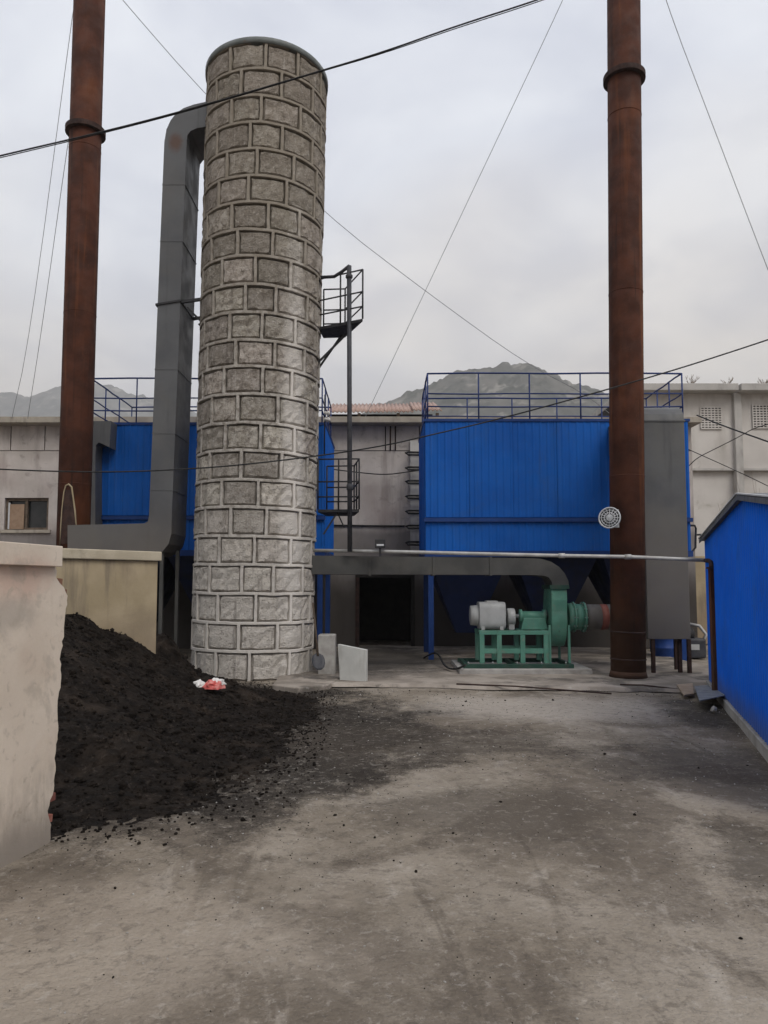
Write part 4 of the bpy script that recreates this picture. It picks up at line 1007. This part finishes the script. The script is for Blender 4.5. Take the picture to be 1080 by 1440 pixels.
# white insulators on a pole at the corner of the left filter house
q = P(459, 600, 15.3); pole = thing('insulator_pole', 'thin pole with white insulators at the tower edge', 'pole', q)
MB().path([P(456, 640, 15.2), P(457, 555, 15.2)], .016, 6).build('pole', M['black'], pole)
for y in (581, 590): c0 = P(461, y, 15.15); MB().lathe(c0 - Vector((.08, 0, 0)), (1, 0, 0), [(0, .02), (.02, .045), (.06, .03), (.09, .05), (.13, .03)], 12).build('insulator', M['bag_white'], pole)
# concrete block, pale board, footing
q0 = G(448, 936)
MB().box(P(447, 920, 12.75).x, P(471, 920, 12.75).x, 12.75, 13.1, 0, P(460, 893, 12.75).z).build('concrete_block', M['conc'], None, .015, 'upright raw concrete block at the tower foot beside the pale board', 'block')
s0, s1 = G(478, 960), G(514, 962)
ds = (s1 - s0).normalized(); nn_ = Vector((-ds.y, ds.x, 0))
pbd = [s0 + NZ * .0, s1, Vector((s1.x, s1.y, P(514, 914, s1.y).z)), Vector((s0.x - .04, s0.y, P(474, 906, s0.y).z))]
MB().prism(pbd, nn_ * .09 + NZ * .0).build('cement_board', M['slab'], None, .006, 'pale grey cement board standing on edge beside the tower foot', 'board')
foot = MB(); fp = [G(383, 968), G(420, 973), G(462, 968), G(480, 957), G(470, 946), G(400, 944)]
ff = [Vector((p.x, p.y, -.05)) for p in fp]; foot.prism(ff, (0, 0, .11)).build('footing', M['pad'], None, .02, 'low chipped concrete footing around the front of the tower', 'footing')
# shovel leaning on the tower
sh = thing('shovel', 'shovel with wooden handle leaning on the right side of the tower', 'shovel', G(452, 945))
s_b, s_t = P(447, 922, 12.1), P(440, 848, 12.55)
MB().path([s_b, s_b.lerp(s_t, .5) + Vector((.004, 0, 0)), s_t], [.019, .017, .016], 10).build('handle', M['wood'], sh)
ax_ = (s_b - s_t).normalized(); sd_ = Vector((1, 0, 0)); nrm_ = ax_.cross(sd_).normalized(); bl = MB()
rowsb = [(-.04, .03, 0), (.0, .085, .012), (.06, .105, .016), (.14, .105, .016), (.20, .085, .01), (.245, .03, 0)]
for (t_, hw_, cv) in rowsb:
    for s_ in (-1, -.5, 0, .5, 1): bl.v.append(s_b + ax_ * t_ + sd_ * hw_ * s_ + nrm_ * (cv * (s_ * s_ - .5)))
for j in range(len(rowsb) - 1):
    for i in range(4): bl.f.append((j * 5 + i, j * 5 + i + 1, j * 5 + 6 + i, j * 5 + 5 + i)); bl.sm.append(True)
o = bl.build('blade', M['ironpole'], sh); md = o.modifiers.new('thick', 'SOLIDIFY'); md.thickness = .005
# crumpled bag
def on_coal(px, py):
    d = ray(px, py).normalized(); t = 4.0
    while t < 16:
        p = Vector((0, 0, EYE)) + d * t
        if p.z <= max(coal_h(p.x, p.y), 0): return p
        t += .02
    return G(px, py)
bgp = on_coal(294, 969)
bag = thing('plastic_bag', 'crumpled red and white plastic bag on the coal by the tower', 'bag', bgp)
def crumple(c, rx, ry, rz, seed, m, nm):
    b = bmesh.new(); bmesh.ops.create_icosphere(b, subdivisions=3, radius=1); vs = []
    for v in b.verts:
        k = 1 + .45 * fbm((v.co.x * 1.7 + seed, v.co.y * 1.7, v.co.z * 1.7), 1, 3); vs.append(c + Vector((v.co.x * rx * k, v.co.y * ry * k, max(-.25, v.co.z) * rz * k)))
    fs = [tuple(v.index for v in f.verts) for f in b.faces]; b.free(); MB().add(vs, fs).build(nm, m, bag)
bz = bgp + NZ * .03
crumple(bz + Vector((-.13, .02, 0)), .09, .08, .07, 1, M['bag_white'], 'white_fold'); crumple(bz + Vector((.06, 0, 0)), .12, .09, .08, 5, M['bag_red'], 'red_fold'); crumple(bz + Vector((.10, .03, .04)), .09, .06, .06, 9, M['bag_white'], 'white_fold')
# sheet of metal by the shed, propped on a stone
a_, b_, c_, d_ = G(976, 966), G(1004, 966), G(1020, 993), G(984, 1000)
MB().prism([a_ + NZ * .02, d_ + NZ * .12, c_ + NZ * .13, b_ + NZ * .03], (0, 0, .012)).build('metal_sheet', M['sheetgrey'], None, 0, 'bluish grey sheet metal offcut propped on the ground by the shed', 'sheet')
lumps(1, lambda r: ((G(1010, 1003).x, G(1010, 1003).y + .12, .03), .06), M['conc'], 'prop_stone', 'pale stone propping the grey metal sheet', 'stone')
o = bpy.data.objects['prop_stone']; del o['kind']
MB().prism([G(952, 969) + NZ * .05, G(962, 983) + NZ * .035, G(976, 980) + NZ * .03, G(974, 967) + NZ * .05], (0, 0, .02)).build('wood_offcut', M['cardboard'], None, 0, 'pale flat wood offcut lying near the grey metal sheet', 'board')
# iron bars lying along the pad edge
for i, (pa, pb, l) in enumerate((((642, 967), (860, 979), 'long thin iron rod lying along the pad edge before the blower'), ((872, 968), (957, 973), 'bent iron rod lying in front of the rusty chimney foot'))):
    A, B = G(*pa), G(*pb); MB().path([A + NZ * (PZ + .012), A.lerp(B, .4) + NZ * (PZ + .02) + Vector((0, .03, 0)), B + NZ * (PZ - .01)], .012, 6).build('iron_rod', M['rust_dark'], None, 0, l, 'rod')
# rusty post by the shed
pr = P(1000.5, 800, 10.6); po = thing('rusty_post', 'slim rusty square post standing against the corner of the blue shed', 'post', (pr.x, pr.y, 0))
MB().box(pr.x - .035, pr.x + .035, 10.56, 10.64, -.02, pr.z).build('post', M['rust'], po, .004)
MB().box(pr.x - .05, pr.x + .05, 10.545, 10.655, pr.z, pr.z + .03).build('cap_plate', M['rust_dark'], po)
# far motor unit and barrels
mq = G(976, 926); mu_ = thing('pump_unit', 'dark green pump on the ground between the duct legs and the blue shed', 'pump', mq)
MB().box(mq.x - .28, mq.x + .28, mq.y, mq.y + .5, 0, .42).build('casing', M['ironpole'], mu_, .04)
MB().lathe((mq.x - .05, mq.y + .25, .42), (0, 0, 1), [(0, .16), (.12, .18), (.2, .14), (.26, .06)], 20).build('head', M['black'], mu_)
MB().path([(mq.x + .2, mq.y + .1, .3), (mq.x + .3, mq.y + .05, .5), (mq.x + .2, mq.y + .15, .68), (mq.x, mq.y + .2, .72)], .035, 10).build('hose', M['galv'], mu_)
MB().box(mq.x - .12, mq.x + .12, mq.y - .012, mq.y - .002, .18, .3).build('plate', M['motor'], mu_)
for i, (px, py, l) in enumerate(((934, 925, 'blue plastic drum under the filter house beyond the duct legs, nearer the chimney'), (952, 921, 'dark blue drum under the filter house, just left of the dark green pump'))):
    g_ = G(px, py); MB().lathe((g_.x, g_.y, 0), (0, 0, 1), [(0, .20), (.02, .22), (.2, .22), (.21, .23), (.23, .23), (.24, .22), (.44, .22), (.45, .23), (.47, .23), (.48, .22), (.68, .22), (.7, .20)], 24).build('drum', M['barrel'] if i == 0 else M['hopper'], None, 0, l, 'drum')
# black bracket on the right filter house corner
bq = P(976, 755, 15.6); br_ = thing('pipe_bracket', 'thin black bent pipe beside the right edge of the filter house', 'pipe', bq)
MB().path([P(969, 739, 15.6), P(977, 739, 15.6), P(978.5, 743, 15.6), P(978, 770, 15.6), P(973, 776, 15.6), P(967, 777, 15.6)], .022, 8).build('pipe', M['black'], br_)
MB().path([P(978, 752, 15.6), P(992, 752, 15.7)], .02, 8).build('arm', M['black'], br_)

# ================================================================ CABLES AND GUY WIRES
def cable(name, pts, r, label, cat='cable', m='wire', group='overhead cables'):
    # smooth the polyline
    out_ = [Vector(p) for p in pts]
    for _ in range(2):
        q = [out_[0]]
        for a, b in zip(out_, out_[1:]): q += [a.lerp(b, .25), a.lerp(b, .75)]
        q.append(out_[-1]); out_ = q
    return MB().path(out_, r, 6).build(name, M[m], None, 0, label, cat, group)
cable('cable', [P(x, y, 9.0) for x, y in ((-600, 350), (-150, 255), (0, 219), (142, 186), (240, 161), (345, 131), (450, 100), (540, 73), (640, 37), (757, 0), (900, -52), (1250, -190), (1800, -430))], .0105, 'thick dark cable crossing high in front of the left chimney and the tower top')
cable('cable', [P(x, y, 9.02) for x, y in ((-600, 352), (-150, 257), (0, 222), (142, 188), (240, 163), (345, 132.5), (450, 101), (540, 75), (640, 40), (757, 3), (900, -49), (1250, -187), (1800, -427))], .006, 'thinner strand running just under the thick high cable', 'cable')
cable('cable', [P(x, y, 11.2) for x, y in ((-700, 610), (-150, 652), (0, 660), (80, 663), (160, 664), (240, 661), (330, 655), (450, 641), (540, 627), (600, 613), (700, 590), (850, 549), (960, 517), (1080, 478), (1200, 437), (1700, 250))], .011, 'long dark cable sagging low across the whole yard before the filter houses')
cable('guy_wire', [P(877, -190, 12.55), P(792, 0, 13.5), P(690, 215, 15.2), P(555, 500, 17.4), P(512, 590, 18.2)], .006, 'thin guy wire slanting left and down from the right chimney', 'guy wire', 'guy', 'guy wires')
cable('guy_wire', [P(877, -190, 12.55), P(935, 0, 12.6), P(1000, 170, 12.7), P(1080, 380, 12.8), P(1120, 480, 12.9)], .006, 'thin guy wire slanting right and down from the right chimney', 'guy wire', 'guy', 'guy wires')
cable('guy_wire', [P(128, -55, 13.5), P(172, 0, 14.4), P(290, 135, 15.2), P(455, 300, 16.2), P(600, 411, 17.0), P(740, 512, 17.8), P(820, 552, 18.4), P(868, 590, 18.9)], .007, 'long thin guy wire passing behind the tower from the left chimney', 'guy wire', 'guy', 'guy wires')
cable('guy_wire', [P(115, -60, 13.5), P(103, 10, 13.8), P(42, 475, 17), P(14, 600, 18.2)], .006, 'outer of the two thin guy wires left of the left chimney', 'guy wire', 'guy', 'guy wires')
cable('guy_wire', [P(98, 187, 13.5), P(92, 225, 14), P(57, 475, 17), P(37, 600, 18.2)], .006, 'inner of the two thin guy wires left of the left chimney', 'guy wire', 'guy', 'guy wires')
cable('cable', [P(980, 584, 16), P(1020, 600, 15), P(1080, 621, 13.5), P(1160, 650, 12.5)], .016, 'thick black cable dropping right in front of the warehouse vents')
cable('cable', [P(966, 658, 15.4), P(980, 644, 15.4), P(1000, 634, 15.3), P(1040, 614, 15.1), P(1060, 602, 15), P(1090, 594, 15), P(1140, 590, 15)], .010, 'thin wavy cable climbing right across the warehouse column')
cable('cable', [P(966, 631, 15.4), P(1020, 655, 15.0), P(1080, 683, 14.6), P(1140, 715, 14.3)], .008, 'thin straight wire falling right across the lower warehouse wall')
cable('cable', [P(596, 925, 14.9), P(615, 915, 14.4), P(625, 938, 13.6), P(640, 942, 13.0), P(655, 935, 12.75)], .018, 'black power cable lying between the blue post and the blower motor')
cable('cable', [P(468, 660, 18.2), P(500, 664, 18.2), P(540, 668, 18.2), P(572, 664, 18.2), P(596, 660, 18.2)], .014, 'dark cable looped along the boiler house wall behind the riser pipe')

# ================================================================ BARE SHRUBS
def shrub(base, hgt, seed, label, n=7, spread=.35):
    r = random.Random(seed); t = thing('bare_shrub', label, 'shrub', base, 'bare winter shrubs')
    for k in range(n):
        a = r.uniform(0, 6.28); p = Vector(base); d = Vector((math.cos(a) * spread, math.sin(a) * spread, 1)).normalized(); L = hgt * r.uniform(.6, 1.0)
        pts = [p]
        for i in range(4): d = (d + Vector((r.uniform(-.15, .15), r.uniform(-.15, .15), 0))).normalized(); p = p + d * L / 4; pts.append(p)
        m_ = MB().path(pts, [.012, .009, .007, .005, .003], 5)
        for j in range(5):
            q = pts[r.randrange(1, 4)]; e = (d + Vector((r.uniform(-.8, .8), r.uniform(-.8, .8), .2))).normalized(); m_.path([q, q + e * L * .18, q + (e + NZ * .4).normalized() * L * .34], [.006, .004, .002], 4)
        m_.build('branch', M['twig'], t)
zr_ = z_r1 + .02
shrub(Vector((P(972, 545, WY).x, WY, zr_)), .42, 1, 'dry weeds on the warehouse roof nearest the filter house', 9, .7)
shrub(Vector((P(1022, 545, WY).x, WY, zr_)), .38, 2, 'dry weeds on the warehouse roof beside the slab joint', 8, .7)
shrub(Vector((P(1074, 545, WY).x, WY, zr_)), .42, 3, 'dry weeds on the warehouse roof at the far right', 8, .7)
shrub(Vector((P(1066, 700, 17).x, 17, .0)), P(1066, 640, 17).z, 4, 'tall bare brown shrub rising behind the blue shed roof', 7, .07)

# ================================================================ HAZE
hz = bpy.data.materials.new('haze_air'); hz.use_nodes = True; t = hz.node_tree; t.nodes.clear()
ho = N(t, 'ShaderNodeOutputMaterial'); hv = N(t, 'ShaderNodeVolumePrincipled'); hv.inputs['Color'].default_value = (.93, .93, .94, 1); hv.inputs['Density'].default_value = .00045
hv.inputs['Anisotropy'].default_value = 0.0
t.links.new(hv.outputs[0], ho.inputs['Volume'])
hb = MB().box(-3300, 3300, -3300, 3300, -1.8, 700).build('haze', hz, None, 0, None, None, None, 'stuff')
print('tris', sum(len(o.data.polygons) for o in COL.objects if o.type == 'MESH'), 'objs', len(COL.objects))
